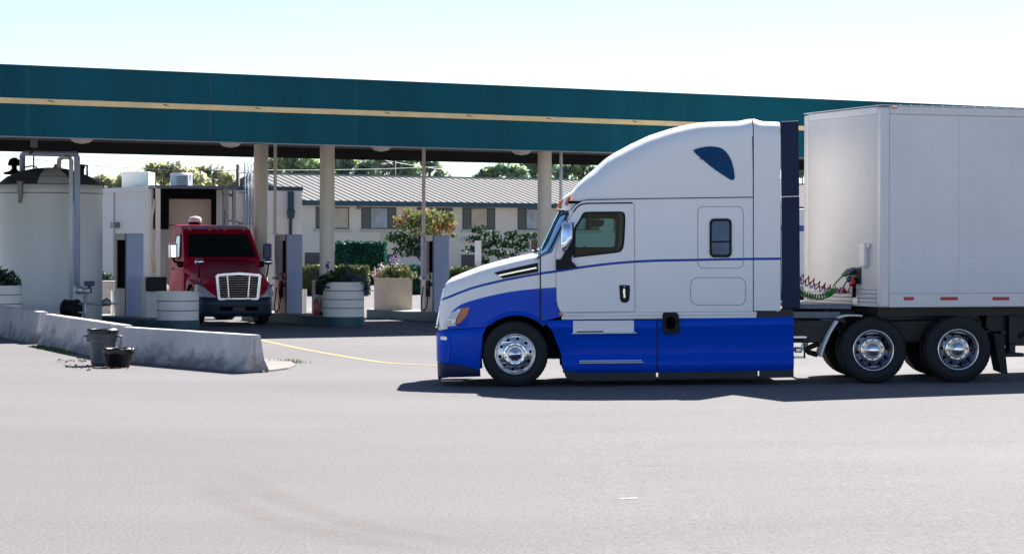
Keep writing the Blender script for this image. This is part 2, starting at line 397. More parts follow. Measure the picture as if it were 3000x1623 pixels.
b.plate([(p.x, p.y) for p in pts], [], lambda x, y, t: Vector((x, y, t)), 0.035, -0.02)
solo('concrete_pad', b, M['pale_concrete'], 'pale broken concrete pad at the near end of the barrier', 'concrete pad', bevel=0.01)
M['grass'] = leafmat('grass_blade', (0.05, 0.09, 0.02), (0.12, 0.16, 0.04))
b = MB(); c = G(842, 1063)
for k in range(90):
    p = c+Vector((rnd.gauss(0, 0.16), rnd.gauss(0, 0.05), 0)); h = rnd.uniform(0.04, 0.1); q = Vector((rnd.gauss(0, 0.03), rnd.gauss(0, 0.03), h)); s = Vector((0.008, 0, 0))
    b.add([p-s, p+s, p+q], [(0, 1, 2)], False)
o = part('weeds', b, M['grass']); setp(o, 'small green weed tuft growing at the concrete pad edge', 'weeds', kind='stuff')
# ---------------------------------------------------------------- jersey barriers
def barrier(p0, p1, h, label):
    p0 = Vector((p0.x, p0.y, 0)); p1 = Vector((p1.x, p1.y, 0)); d = (p1-p0); L_ = d.length; d.normalize(); q = Vector((-d.y, d.x, 0))
    prof = [(-0.25, 0), (-0.25, 0.05), (-0.16, 0.22), (-0.09, h-0.02), (-0.07, h), (0.07, h), (0.09, h-0.02), (0.16, 0.22), (0.25, 0.05), (0.25, 0)]
    # the camera-side toe runs along p0-p1
    o0 = p0+q*0.25 if (p0+q*0.25).length > p0.length else p0-q*0.25
    t = thing('concrete_barrier', label, 'barrier', tuple(o0+d*L_/2), math.atan2(d.y, d.x), 'concrete barriers in a row')
    b = MB(); n = 14; rows = []
    for i in range(n+1):
        a = -L_/2+L_*i/n; rows.append([(a, x+rnd.uniform(-.003, .003), z+rnd.uniform(-.002, .002)) for x, z in prof])
    b.grid(rows, True, False); k = len(prof); b.f += [tuple(range(k)), tuple(n*k+i for i in reversed(range(k)))]; b.m += [0, 0]; b.s += [False]*2
    part('barrier_body', b, M['concrete'], t, world=False, bevel=0.012)
    b = MB(); b.box(L_/2-0.005, L_/2+0.03, -0.03, 0.03, 0.12, h-0.08); part('key_joint', b, M['concrete'], t, world=False, bevel=0.01)
    b = MB(); b.box(-L_/2-0.03, -L_/2+0.005, -0.035, 0.035, 0.12, h-0.08); part('key_joint', b, M['concrete'], t, world=False, bevel=0.01)
    for a in (-L_*0.28, L_*0.28):
        b = MB(); b.box(a-0.22, a+0.22, -0.247, -0.22, 0.0, 0.05); part('drain_slot', b, M['soil'], t, world=False)
b0, b1, b2, b3 = G(-260, 938), G(110, 1012), G(338, 1060), G(712, 1093)
barrier(b0, G(94, 1007), 0.68, 'concrete barrier running out of the frame in front of the tank')
barrier(b1, G(334, 1059), 0.66, 'concrete barrier between the two others, its end behind the trash cans')
barrier(b2, b3, 0.63, 'concrete barrier with its free end nearest to the blue truck')
# weeds and litter at the toe
b = MB()
for k in range(300):
    t = rnd.random(); p = b1.lerp(b2, 0.05+0.5*t)+Vector((rnd.gauss(0, 0.1)-0.05, rnd.gauss(-0.12, 0.1), 0)); h = rnd.uniform(0.02, 0.07)
    q = Vector((rnd.gauss(0, 0.03), rnd.gauss(0, 0.03), h)); s = Vector((0.01, 0, 0)); b.add([p-s, p+s, p+q], [(0, 1, 2)], False)
o = part('grass', b, M['grass']); setp(o, 'thin grass and moss along the foot of the middle barrier', 'grass', kind='stuff')
M['litter'] = mat('dry_leaves', (0.14, 0.07, 0.04), 0.95, var=0.4, vscale=30)
b = MB()
for k in range(130):
    c = G(rnd.uniform(190, 380), rnd.gauss(1078, 4)) if k % 3 else G(rnd.uniform(170, 260), rnd.gauss(1058, 3))
    b.leaves((c.x, c.y, 0.02), (0.05, 0.1, 0.012), 1, 0.028, rnd, 0.3, 0.8)
o = part('litter', b, M['litter']); setp(o, 'brown dry leaf litter on the asphalt around the trash cans', 'litter', kind='stuff')
# ---------------------------------------------------------------- trash cans
M['bin_grey'] = mat('bin_grey', (0.10, 0.115, 0.145), 0.5, var=0.15, vscale=6)
M['bag'] = mat('bin_bag', (0.012, 0.012, 0.016), 0.25, bump=0.6, bscale=14)
c = G(294, 1072); c.z = 0
t = thing('trash_can', 'tall grey round trash can with side handles against the barrier', 'trash can', tuple(c+Vector((0, 0.25, 0))))
b = MB(); b.lathe([(0.0, 0.01), (0.19, 0.01), (0.205, 0.03), (0.225, 0.44), (0.25, 0.45), (0.255, 0.6), (0.27, 0.6), (0.27, 0.635), (0.24, 0.635), (0.235, 0.5), (0.18, 0.06), (0.0, 0.05)], n=32)
part('bin_body', b, M['bin_grey'], t, world=False)
for s in (-1, 1):
    b = MB(); b.tube([(s*0.25, -0.06, 0.52), (s*0.32, -0.06, 0.51), (s*0.32, 0.06, 0.51), (s*0.25, 0.06, 0.52)], 0.018); b.box(s*0.25-0.02, s*0.25+0.02, -0.07, 0.07, 0.42, 0.54); part('bin_handle', b, M['bin_grey'], t, world=False)
b = MB(); b.lathe([(0.2, 0.5), (0.255, 0.63), (0.275, 0.645), (0.282, 0.6), (0.272, 0.57), (0.276, 0.55)], n=40); part('bin_liner', b, M['bag'], t, world=False)
c = G(340, 1078); c.z = 0
t = thing('trash_bin', 'low black round bin with a black liner beside the grey can', 'trash bin', tuple(c+Vector((0, 0.24, 0))))
b = MB(); b.lathe([(0.0, 0.01), (0.19, 0.01), (0.2, 0.03), (0.245, 0.3), (0.255, 0.3), (0.255, 0.33), (0.235, 0.33), (0.19, 0.05), (0, 0.04)], n=32); part('bin_body', b, M['black'], t, world=False)
b = MB(); rows = []
for r, h in [(0.2, 0.26), (0.245, 0.325), (0.268, 0.335), (0.275, 0.28), (0.262, 0.24)]:
    rows.append([(r*(1+0.02*math.sin(9*a*math.pi/20))*math.cos(a*math.pi/20), r*(1+0.02*math.sin(9*a*math.pi/20))*math.sin(a*math.pi/20), h+0.012*math.sin(7*a*math.pi/20)) for a in range(40)])
b.grid(rows, True); part('bin_liner', b, M['bag'], t, world=False)
# ---------------------------------------------------------------- fuel canopy
U = Vector((0.858, 0.513, 0)); NV = Vector((-0.513, 0.858, 0)); ANG = math.atan2(U.y, U.x)
def fr(o):                                   # frame aligned with the canopy: along, depth, height
    return lambda a, d, z: Vector((o[0], o[1], 0))+U*a+NV*d+Vector((0, 0, z))
CN = (-0.513, 0.858); DC = 54.0; C0 = 0.9676*DC; W_ = 0.1665*DC
org = P(0, 192, DC); org.z = 0
f = fr(org)
ZB = CAMZ+311.4/F*DC; ZT = CAMZ+517.7/F*DC; ZS0 = CAMZ+407/F*DC; ZS1 = CAMZ+424/F*DC
A0, A1 = -9.0, 46.0
cp = thing('fuel_canopy', 'long teal fuel canopy with a tan stripe over the pump islands', 'canopy', tuple(f((A0+A1)/2, W_/2, 0)))
b = MB(); b.box(A0, A1, 0, 0.14, ZB, ZT, f); part('front_fascia', b, M['teal'], cp)
b = MB(); b.box(A0, A1, W_-0.14, W_, ZB, ZT, f); part('rear_fascia', b, M['soffit'], cp)
b = MB(); b.box(A0, A0+0.14, 0.143, W_-0.143, ZB+.002, ZT-.002, f); part('end_fascia', b, M['teal'], cp)
b = MB(); b.box(A1-0.14, A1, 0.143, W_-0.143, ZB+.002, ZT-.002, f); part('end_fascia', b, M['teal'], cp)
b = MB(); b.box(A0+.15, A1-.15, 0.15, W_-0.15, ZB+0.30, ZB+0.5, f); part('ceiling', b, M['soffit'], cp)
b = MB(); b.box(A0+.003, A1-.003, -0.035, -0.001, ZS0, ZS1, f); part('stripe', b, M['stripe'], cp, bevel=0.008)
b = MB(); b.box(A0, A1, -0.03, 0.17, ZT, ZT+0.03, f); part('cap_flashing', b, M['teal_dark'], cp)
b = MB(); b.box(A0, A1, -0.012, 0.15, ZB-0.02, ZB, f); part('drip_edge', b, M['grey_metal'], cp)
def along(px, py=400):
    p = PP(px, py, CN, C0); return (p-org).dot(U)
for px in (-150, 81, 618, 1042, 1483, 2003, 2420, 2760):
    a = along(px); b = MB(); b.box(a-0.008, a+0.008, -0.002, -0.0005, ZB+0.01, ZS0-0.004, f); b.box(a-0.008, a+0.008, -0.002, -0.0005, ZS1+0.004, ZT-0.01, f); part('panel_joint', b, M['teal_dark'], cp)
for px in (150, 486, 755, 1135, 1374, 1608, 1860, 2120):
    a = along(px); z = (ZS0+ZS1)/2+0.02
    b = MB(); b.hexa([f(a-0.07, -0.037, z), f(a+0.07, -0.037, z-.025), f(a+0.07, -0.05, z-.025), f(a-0.07, -0.05, z)], [f(a-0.07, -0.037, z+.02), f(a+0.07, -0.037, z-.015), f(a+0.07, -0.048, z-.015), f(a-0.07, -0.048, z+.02)]); part('stripe_clip', b, M['black'], cp)
for px, dd in ((241, 1.0), (676, 1.0), (1118, 1.0), (1530, 1.0), (2060, 1.0)):   # round ceiling lamps
    p = PP(px, 400, CN, C0+dd); a = (p-org).dot(U)
    b = MB(); b.lathe([(0.27, ZB+0.3), (0.27, ZB+0.1), (0.25, ZB+0.0), (0.17, ZB-0.065), (0.0, ZB-0.095)], tuple(f(a, dd, 0)), n=28); part('ceiling_lamp', b, M['lens'], cp)
def column(px, Y, r, lab):
    p = P(px, 800, Y); p.z = 0
    b = MB(); b.lathe([(r, 0.02), (r, ZB+0.3)], (p.x, p.y, 0), n=40); part('column', b, M['beige'], cp)
    b = MB(); b.lathe([(r+0.05, 0.0), (r+0.05, 0.28), (r, 0.34)], (p.x, p.y, 0), n=40); part('column_base', b, M['kerb_teal'], cp)
column(958, 63.6, 0.197, ''); column(764, 65.6, 0.195, ''); column(1595, 64.0, 0.185, '')
p = P(2700, 700, 71); 
for a_, d_ in ((29.5, 3.2), (-7, 2.5), (-7, 7)):
    q = f(a_, d_, 0); b = MB(); b.lathe([(0.19, 0.02), (0.19, ZB+0.3)], tuple(q), n=32); part('column', b, M['beige'], cp)
# ---------------------------------------------------------------- pump islands
KH = 0.245
def island(o, d0, d1, hw, label):
    ff = fr(o); t = thing('pump_island', label, 'island', tuple(ff(0, (d0+d1)/2, 0)), ANG, 'pump islands')
    out = [(hw*math.cos(a), d0+hw+hw*math.sin(a)) for a in [math.pi+math.pi*k/14 for k in range(15)]]+[(hw*math.cos(a), d1-hw+hw*math.sin(a)) for a in [math.pi*k/14 for k in range(15)]]
    b = MB(); b.plate(out, [], lambda x, y, z: ff(x, y, z), 0.0, KH); part('kerb', b, M['kerb_teal'], t, bevel=0.02)
    inn = [(x*0.93, lerp(y, (d0+d1)/2, 0.012)) for x, y in out]
    b = MB(); b.plate(inn, [], lambda x, y, z: ff(x, y, z), KH-0.01, KH+0.006); part('deck', b, M['island_top'], t)
    return ff
iA = island((-8.25, 59.2), -0.54, 5.2, 0.54, 'pump island with the leftmost round planter on its rounded teal nose')
iB = island((-4.38, 62.4), -0.55, 5.6, 0.55, 'pump island between the red truck and the planter full of blue flowers')
iC = island((-2.157, 66.98), -6.3, 3.4, 0.62, 'pump island behind the nose of the blue truck')
# ---------------------------------------------------------------- planters
M['leaf'] = leafmat('planter_leaf', (0.03, 0.09, 0.03), (0.10, 0.20, 0.06), 4)
M['leaf_dark'] = leafmat('dark_leaf', (0.012, 0.05, 0.022), (0.045, 0.11, 0.045), 3)
M['leaf_pale'] = leafmat('pale_leaf', (0.08, 0.12, 0.04), (0.25, 0.27, 0.12), 4)
M['fl_blue'] = leafmat('flower_blue', (0.06, 0.07, 0.30), (0.16, 0.16, 0.5), 6)
M['fl_pink'] = leafmat('flower_pink', (0.5, 0.22, 0.27), (0.65, 0.5, 0.5), 6)
M['fl_white'] = leafmat('flower_white', (0.6, 0.58, 0.52), (0.75, 0.72, 0.7), 6)
M['fl_red'] = leafmat('flower_red', (0.5, 0.02, 0.06), (0.6, 0.05, 0.1), 6)
M['fl_lav'] = leafmat('flower_lavender', (0.22, 0.17, 0.36), (0.38, 0.32, 0.5), 6)
def round_planter(c, r, z0, z1, label, lines):
    t = thing('round_planter', label, 'planter', (c[0], c[1], z0), 0, 'round cream planters')
    b = MB(); hh = z1-z0
    prof = [(0.0, 0.0), (r, 0.0)]
    for k in range(lines):
        z = hh*(k+1)/(lines+1); prof += [(r, z-0.012), (r-0.012, z-0.010), (r-0.012, z+0.010), (r, z+0.012)]
    prof += [(r, hh-0.03), (r+0.012, hh-0.03), (r+0.012, hh), (r-0.05, hh), (r-0.05, hh-0.1)]
    for k in range(lines):
        z = z0+hh*(k+1)/(lines+1); b.mi = 1; b.lathe([(r+.002, z-.011), (r+.003, z), (r+.002, z+.011)], (c[0], c[1], 0), n=56)
    b.mi = 0
    b.lathe([(x, z0+y) for x, y in prof], (c[0], c[1], 0), n=56, sm=True); o = part('planter_shell', b, [M['cream_planter'], M['groove']], t)
    e = o.modifiers.new('EdgeSplit', 'EDGE_SPLIT'); e.split_angle = R(30)
    b = MB(); b.lathe([(0.0, z1-0.08), (r-0.045, z1-0.09)], (c[0], c[1], 0), n=24); part('soil', b, M['soil'], t)
def foliage(name, label, cat, base, mats, items, group=None):   # items: (mat index, centre offset, radii, count, size)
    b = MB()
    for mi, c, r, n, s in items:
        b.mi = mi; b.leaves((base[0]+c[0], base[1]+c[1], base[2]+c[2]), r, n, s, rnd, 0.15)
    b.mi = 0
    for k in range(14):
        q = Vector((rnd.uniform(-.3, .3), rnd.uniform(-.3, .3), rnd.uniform(.1, .3))); b.tube([Vector(base)+Vector((q.x*.6, q.y*.6, -0.06)), Vector(base)+q], 0.008, 4)
    return solo(name, b, mats, label, cat, Vector(base), group)
round_planter((-8.25, 59.2), 0.515, KH+.006, 0.955, 'empty cream round planter in front of the red truck', 2)
round_planter((-4.38, 62.4), 0.535, KH+.006, 1.148, 'cream round planter with blue flowers before the canopy column', 3)
b = MB()
foliage('flowering_plant', 'bushy green plant with trailing blue flowers in the round planter', 'plant', (-4.38, 62.4, 1.1), [M['leaf'], M['fl_blue'], M['leaf_dark']],
        [(0, (-0.15, 0, 0.2), (0.44, 0.36, 0.19), 380, 0.05), (2, (-0.42, -0.25, 0.05), (0.3, 0.25, 0.2), 260, 0.05), (0, (0.25, -0.1, 0.1), (0.36, 0.34, 0.18), 280, 0.045),
         (1, (0.28, -0.28, 0.12), (0.4, 0.25, 0.22), 170, 0.03), (1, (0.62, -0.12, -0.12), (0.12, 0.16, 0.22), 90, 0.03), (0, (0.6, -0.05, -0.1), (0.12, 0.16, 0.22), 80, 0.04),
         (1, (-0.42, 0, 0.45), (0.05, 0.05, 0.16), 40, 0.03), (1, (0.05, 0, 0.5), (0.05, 0.05, 0.2), 45, 0.03), (1, (-0.75, -0.1, 0.28), (0.2, 0.1, 0.1), 40, 0.025), (0, (0.05, 0, 0.4), (0.12, 0.1, 0.2), 60, 0.04)])
c = P(-3, 900, 57)
round_planter((c.x, c.y), 0.54, 0.25, CAMZ-(841-715)*57/F, 'cream round planter at the left edge in front of the storage tank', 3)
foliage('flowering_plant', 'dark leafy plant in the planter at the left edge of the photo', 'plant', (c.x, c.y, 1.08), [M['leaf_dark'], M['leaf'], M['fl_lav']],
        [(0, (0, 0, 0.17), (0.52, 0.45, 0.26), 560, 0.055), (1, (-0.1, 0, 0.3), (0.35, 0.3, 0.2), 200, 0.05), (0, (0.42, -0.1, 0.1), (0.15, 0.2, 0.14), 90, 0.045), (2, (0.25, -0.2, 0.3), (0.25, 0.2, 0.1), 25, 0.025)])
ff = fr((-3.418, 69.0))
t = thing('square_planter', 'tan square concrete planter at the far end of a pump island', 'planter', tuple(ff(0, 0, KH)), ANG)
b = MB(); H0 = 1.14
for z0, z1 in ((KH+.006, 0.53), (0.54, 0.83), (0.84, H0)):
    b.box(-0.405, 0.405, -0.405, 0.405, z0, z1, ff)
b.box(-0.393, 0.393, -0.393, 0.393, KH+.01, H0-0.06, ff); part('planter_shell', b, M['tan_planter'], t, recalc=True)
b = MB(); b.box(-0.42, 0.42, -0.42, 0.42, H0, H0+0.03, ff); part('planter_rim', b, M['tan_planter'], t, bevel=0.008)
foliage('flowering_plant', 'mixed pink white and red flowers over the tan square planter', 'plant', (-3.418, 69.0, 1.15), [M['leaf'], M['leaf_pale'], M['fl_white'], M['fl_pink'], M['fl_red'], M['fl_lav']],
        [(0, (0, 0, 0.12), (0.5, 0.45, 0.2), 420, 0.05), (1, (0.05, -0.1, 0.26), (0.5, 0.35, 0.18), 420, 0.045), (2, (-0.3, -0.2, 0.25), (0.25, 0.25, 0.2), 110, 0.03), (3, (-0.45, -0.3, 0.12), (0.18, 0.2, 0.16), 100, 0.03),
         (4, (0.3, -0.2, 0.25), (0.1, 0.1, 0.08), 22, 0.03), (3, (0.05, -0.3, 0.2), (0.15, 0.1, 0.1), 30, 0.03), (2, (0.1, -0.1, 0.35), (0.35, 0.25, 0.12), 60, 0.028), (5, (0.02, 0.1, 0.52), (0.2, 0.2, 0.17), 70, 0.03), (1, (0.55, -0.1, 0.1), (0.2, 0.2, 0.15), 130, 0.04)])
# ---------------------------------------------------------------- fuel dispensers
def dispenser(o, d, label, full=True):
    ff = fr(o); z0 = KH+0.006; z1 = 2.39
    f2 = lambda a, q, z: ff(a, d+q, z)
    hu, hn = 0.235, 0.40
    t = thing('fuel_dispenser', label, 'fuel pump', tuple(f2(0, 0, z0)), ANG, 'tall fuel dispensers')
    b = MB(); b.box(-hu, hu, -hn, -hn+0.05, z0, z1, f2); part('end_panel', b, M['pump_blue'], t, bevel=0.02)      # blue end towards the yard
    b = MB(); b.box(-hu, hu, hn-0.06, hn, z0, z1, f2); part('end_panel', b, M['pump_blue'], t, bevel=0.01)
    b = MB(); b.box(-hu-.004, -hu+0.05, -hn+0.055, -hn+0.10, z0, z1-.003, f2); part('corner_trim', b, M['pump_navy'], t)
    # left face (towards the lane): cream frame, dark display bay, nozzle bay
    b = MB(); b.box(-hu+0.01, hu-0.01, -hn+0.053, hn-0.063, z1-0.17, z1-0.002, f2); part('header', b, M['pump_cream'], t, bevel=0.008)
    b = MB(); b.box(-hu+(0.12 if full else .03), hu-0.12, -hn+0.053, hn-0.063, z0, z1-0.173, f2) if full else b.box(-hu+.03, hu-.12, -hn+0.103, hn-0.063, z0+.72, z1-.173, f2); part('core', b, M['void'], t)
    b = MB(); b.box(-hu, -hu+0.117, hn-(0.30 if full else .09), hn-0.063, z0 if full else z0+.722, z1-0.173, f2); part('post', b, M['pump_cream'], t, bevel=0.01)
    b = MB(); b.box(-hu, -hu+0.117, -hn+0.103, hn-(0.303 if full else .063), z0, z0+0.72, f2); part('lower_door', b, M['pump_cream'], t, bevel=0.01)
    b = MB(); b.box(hu-0.11, hu-0.011, -hn+0.053, hn-0.063, z0, z0+0.75, f2); part('lower_door', b, M['pump_cream'], t)
    if full:
        b = MB(); b.box(-hu+0.03, -hu+0.117, -hn+0.11, hn-0.31, z0+0.75, z0+1.10, f2); part('keypad', b, M['grey_metal'], t, bevel=0.01)
        for k, (q, zz, w_, h_) in enumerate(((-0.22, 1.02, .07, .08), (-0.12, 1.0, .08, .12), (0.02, 0.95, .06, .16), (-0.2, 0.86, .1, .06), (-0.05, 0.85, .07, .06))):
            b = MB(); b.box(-hu+0.015, -hu+0.03, q-w_/2, q+w_/2, z0+zz-h_/2, z0+zz+h_/2, f2); part('display', b, M['pump_cream'] if k in (0, 2, 3) else M['black'], t)
        b = MB(); b.box(-hu-0.05, -hu+0.002, -0.16, 0.02, z0+0.42, z0+0.86, f2); b.box(-hu-0.09, -hu-0.03, -0.12, -0.04, z0+0.5, z0+0.62, f2); part('nozzle', b, M['black'], t, bevel=0.025)
        pts = spline([f2(-hu-0.04, -0.1, z0+0.45), f2(-hu-0.10, -0.14, z0+0.15), f2(-hu-0.12, 0.0, z0+0.04), f2(-hu-0.1, 0.16, z0+0.18), f2(-hu-0.06, 0.12, z0+0.7)], 6)
        b = MB(); b.tube(pts, 0.018, 6); part('hose', b, M['black'], t)
        b = MB(); b.box(-hu-0.03, -hu-0.002, hn-0.235, hn-0.10, z0+1.02, z1-0.03, f2); part('side_screen', b, M['pump_blue'], t, bevel=0.015)
        b = MB(); b.box(-hu-0.10, -hu-0.002, hn-0.25, hn-0.08, z0+0.9, z0+1.0, f2); part('card_reader', b, M['galv'], t, bevel=0.02)
    return t, f2
tA, _ = dispenser((-8.25, 59.2), 3.2, 'tall blue and cream fuel dispenser next to the storage tank', False)
tB, fB = dispenser((-4.38, 62.4), 3.33, 'tall blue fuel dispenser just right of the red truck')
tC, fC = dispenser((-2.157, 66.98), 0.0, 'tall blue fuel dispenser right behind the blue truck nose')
def pole(px, Y, r, z0, z1, m, name, label, cat, group=None):
    p = P(px, 700, Y); b = MB(); b.lathe([(r, z0), (r, z1)], (p.x, p.y, 0), n=14); b.lathe([(r+0.05, z0), (r+0.05, z0+0.03), (r, z0+0.03)], (p.x, p.y, 0), n=14)
    return solo(name, b, m, label, cat, Vector((p.x, p.y, z0)), group)
q = fB(-0.14, 0.1, 0)
pole(806, q.y, 0.045, 2.395, ZB+0.3, M['beige'], 'vent_pole', 'thin beige pole rising from the dispenser right of the red truck', 'pole', 'thin poles up to the canopy')
q = fC(-0.12, 0.0, 0)
pole(1241, q.y, 0.05, 2.395, ZB+0.3, M['beige'], 'vent_pole', 'thin beige pole rising from the dispenser behind the blue truck nose', 'pole', 'thin poles up to the canopy')
pole(1643, 66, 0.045, 0, ZB+0.3, M['galv'], 'vent_pole', 'thin grey pole right next to the column by the windshield', 'pole', 'thin poles up to the canopy')
# small equipment on the islands
f2 = iA
def kiosk(ff, a, d, w_, dp, h, m, name, label, cat, scr=True):
    t = thing(name, label, cat, tuple(ff(a, d, KH)), ANG)
    b = MB(); b.box(a-w_/2, a+w_/2, d-dp/2, d+dp/2, KH+.006, KH+h, ff); part('cabinet', b, m, t, bevel=0.015)
    if scr:
        b = MB(); b.box(a-w_/2-0.03, a+w_/2+0.06, d-dp/2-0.2, d-dp/2-0.003, KH+h-0.38, KH+h-0.02, ff); part('reader_box', b, M['black'], t, bevel=0.02)
    return t
kiosk(iA, 0.10, 1.95, 0.42, 0.34, 1.06, M['cream_planter'], 'card_kiosk', 'cream payment post with a dark reader box behind the empty planter', 'kiosk')
kiosk(iB, 0.0, 1.45, 0.30, 0.26, 0.93, M['cream_planter'], 'card_kiosk', 'cream payment post with black box beside the fire extinguisher', 'kiosk')
p = iB(-0.05, 1.05, 0)
t = thing('fire_extinguisher', 'red fire extinguisher standing next to the round planter', 'fire extinguisher', tuple(Vector((P(928, 900, 63.2).x, 63.2, KH+.006))))
b = MB(); b.lathe([(0, 0.0), (0.07, 0.0), (0.075, 0.02), (0.075, 0.34), (0.055, 0.40), (0.02, 0.43), (0, 0.43)], n=20); part('cylinder', b, M['red'], t, world=False)
b = MB(); b.lathe([(0.025, 0.43), (0.025, 0.48), (0, 0.48)], n=10); b.box(-0.02, 0.09, -0.01, 0.01, 0.49, 0.505); part('valve', b, M['grey_metal'], t, world=False)
b = MB(); b.tube(spline([(0.02, 0, 0.46), (0.09, 0, 0.44), (0.1, -0.01, 0.3), (0.085, 0, 0.15)], 5), 0.012, 6); part('hose', b, M['black'], t, world=False)
p = P(333, 900, 61.0)
pole(333, 63.0, 0.07, 0.0, CAMZ-(850-711)*63/F, M['white'], 'bollard', 'white steel bollard between the tank and the left dispenser', 'bollard')
pole(892, 67.5, 0.075, 0.0, CAMZ-(847-713)*67.5/F, M['white'], 'bollard', 'white steel bollard behind the dispenser with the fire extinguisher', 'bollard')
# ---------------------------------------------------------------- storage tank with its piping
c = P(144, 900, 61.5); tr = 154*61.5/F; zt = CAMZ+160*61.5/F
M['tank'] = mat('tank_paint', (0.78, 0.80, 0.77), 0.5, var=0.05, vscale=0.7, stretch=(1, 1, 0.4))
M['tank_roof'] = mat('tank_roof', (0.09, 0.09, 0.105), 0.6, var=0.25)
t = thing('storage_tank', 'big grey green upright storage tank with a dark domed roof', 'tank', (c.x, c.y, 0))
b = MB(); b.lathe([(tr, 0.0), (tr, zt-0.14)], tuple(c*Vector((1, 1, 0)) if False else (c.x, c.y, 0)), n=72); part('shell', b, M['tank'], t)
b = MB(); b.lathe([(tr+0.012, zt-0.137), (tr+0.012, zt+0.06), (tr-0.06, zt+0.06)], (c.x, c.y, 0), n=72); o = part('rim_band', b, M['tank'], t)
b = MB(); b.lathe([(tr+0.015, zt-0.17), (tr+0.015, zt-0.139)], (c.x, c.y, 0), n=72); part('rim_seam', b, M['grey_metal'], t)
b = MB(); b.lathe([(tr-0.02, zt+0.063), (tr*0.8, zt+0.27), (tr*0.55, zt+0.41), (tr*0.3, zt+0.49), (0, zt+0.52)], (c.x, c.y, 0), n=72); part('dome', b, M['tank_roof'], t)
def roofz(rr): return interp([(0, zt+.52), (tr*.3, zt+.49), (tr*.55, zt+.41), (tr*.8, zt+.27), (tr, zt+.06)], rr)
b = MB(); rows = []
for i in range(7):
    rr = tr*(0.28+0.72*i/6)-0.01; rows.append([(c.x+rr*math.cos(a), c.y+rr*math.sin(a), roofz(rr)+0.012) for a in [R(-92+37*k/8) for k in range(9)]])
b.grid(rows); part('dome_patch', b, M['tank'], t)
for px in (93, 241):
    xx = P(px, 560, 61.5).x-c.x; ang = -math.acos(max(-1, min(1, xx/tr))); q = Vector((c.x+tr*math.cos(ang), c.y+tr*math.sin(ang), 0))
    tg = Vector((-math.sin(ang), math.cos(ang), 0)); nn = Vector((math.cos(ang), math.sin(ang), 0)); fl = lambda a, d, z: q+tg*a+nn*d+Vector((0, 0, z))
    b = MB(); b.box(-0.06, 0.06, 0.013, 0.09, zt-0.2, zt+0.1, fl); b.box(-0.09, 0.09, -0.05, 0.11, zt+0.1, zt+0.13, fl); b.hexa([fl(0.0, 0.02, zt-0.42), fl(-0.06, 0.02, zt-0.42), fl(-0.06, 0.05, zt-0.42), fl(0.0, 0.05, zt-0.42)], [fl(0.05, 0.02, zt-0.2), fl(-0.04, 0.02, zt-0.2), fl(-0.04, 0.08, zt-0.2), fl(0.05, 0.08, zt-0.2)]); part('lifting_lug', b, M['grey_metal'], t)
v = P(42, 505, 61.8)
b = MB(); b.lathe([(0.25, v.z-0.06), (0.29, v.z-0.02), (0.25, v.z), (0.13, v.z+0.03), (0.07, v.z+0.08), (0.07, v.z+0.16), (0.16, v.z+0.17), (0.165, v.z+0.22), (0.13, v.z+0.32), (0.06, v.z+0.37), (0, v.z+0.38)], (v.x, v.y, 0), n=28); part('vent_cap', b, M['black'], t)
b = MB(); v2 = P(168, 500, 61.0); b.lathe([(0.09, v2.z-0.15), (0.09, v2.z+0.02), (0.12, v2.z+0.03), (0.12, v2.z+0.08), (0.08, v2.z+0.1), (0.08, v2.z+0.16), (0, v2.z+0.16)], (v2.x, v2.y, 0), n=18); part('roof_valve', b, M['grey_metal'], t)
b = MB(); v3 = P(238, 505, 61.2); b.lathe([(0.08, v3.z-0.2), (0.08, v3.z+0.08), (0.11, v3.z+0.12), (0.05, v3.z+0.2), (0, v3.z+0.2)], (v3.x, v3.y, 0), n=14); part('relief_valve', b, M['black'], t)
b = MB(); b.tube([P(240, 486, 61.3), P(256, 486, 61.3), P(256, 515, 61.3)], 0.03, 8); part('vent_pipe', b, M['galv'], t)
YP = 59.7
def pipe(name, label, pts, r, m, group='pipes on the storage tank'):
    b = MB(); b.tube([P(*q) for q in pts], r, 10); return solo(name, b, m, label, 'pipe', None, group)
pipe('pipe', 'pale thin pipe curving off the tank roof and down the shell', [(172, 500, 61.0), (174, 467, 60.8), (186, 461, 60.4), (202, 461, 60.0), (209, 470, YP), (208, 880, YP)], 0.055, M['white'])
pipe('pipe', 'thick blue grey pipe beside the thinner one down the tank', [(66, 507, 61.2), (66, 455, 61.0), (72, 449, 60.9), (200, 452, 60.3), (222, 452, YP), (226, 462, YP), (226, 838, YP)], 0.075, M['pump_blue'])
pipe('pipe', 'thin conduit hanging from the canopy over the tank roof', [(99, 430, 60.9), (99, 500, 61.1)], 0.02, M['grey_metal'])
pipe('pipe', 'thin bent conduit lying over the tank roof beside the vent', [(75, 490, 61.0), (92, 487, 61.0), (100, 488, 61.0), (110, 492, 61.0)], 0.02, M['grey_metal'])
p = P(100, 420, 60.8)
t = thing('junction_box', 'small grey junction box hanging under the canopy above the tank', 'box', tuple(p+Vector((0, 0, -0.15))))
b = MB(); b.box(p.x-0.08, p.x+0.08, p.y-0.06, p.y+0.06, p.z-0.1, ZB+0.3); part('drop_conduit', b, M['grey_metal'], t)
b = MB(); b.box(p.x-0.1, p.x+0.12, p.y-0.1, p.y+0.1, p.z-0.28, p.z-0.2); part('cover', b, M['brown'], t)
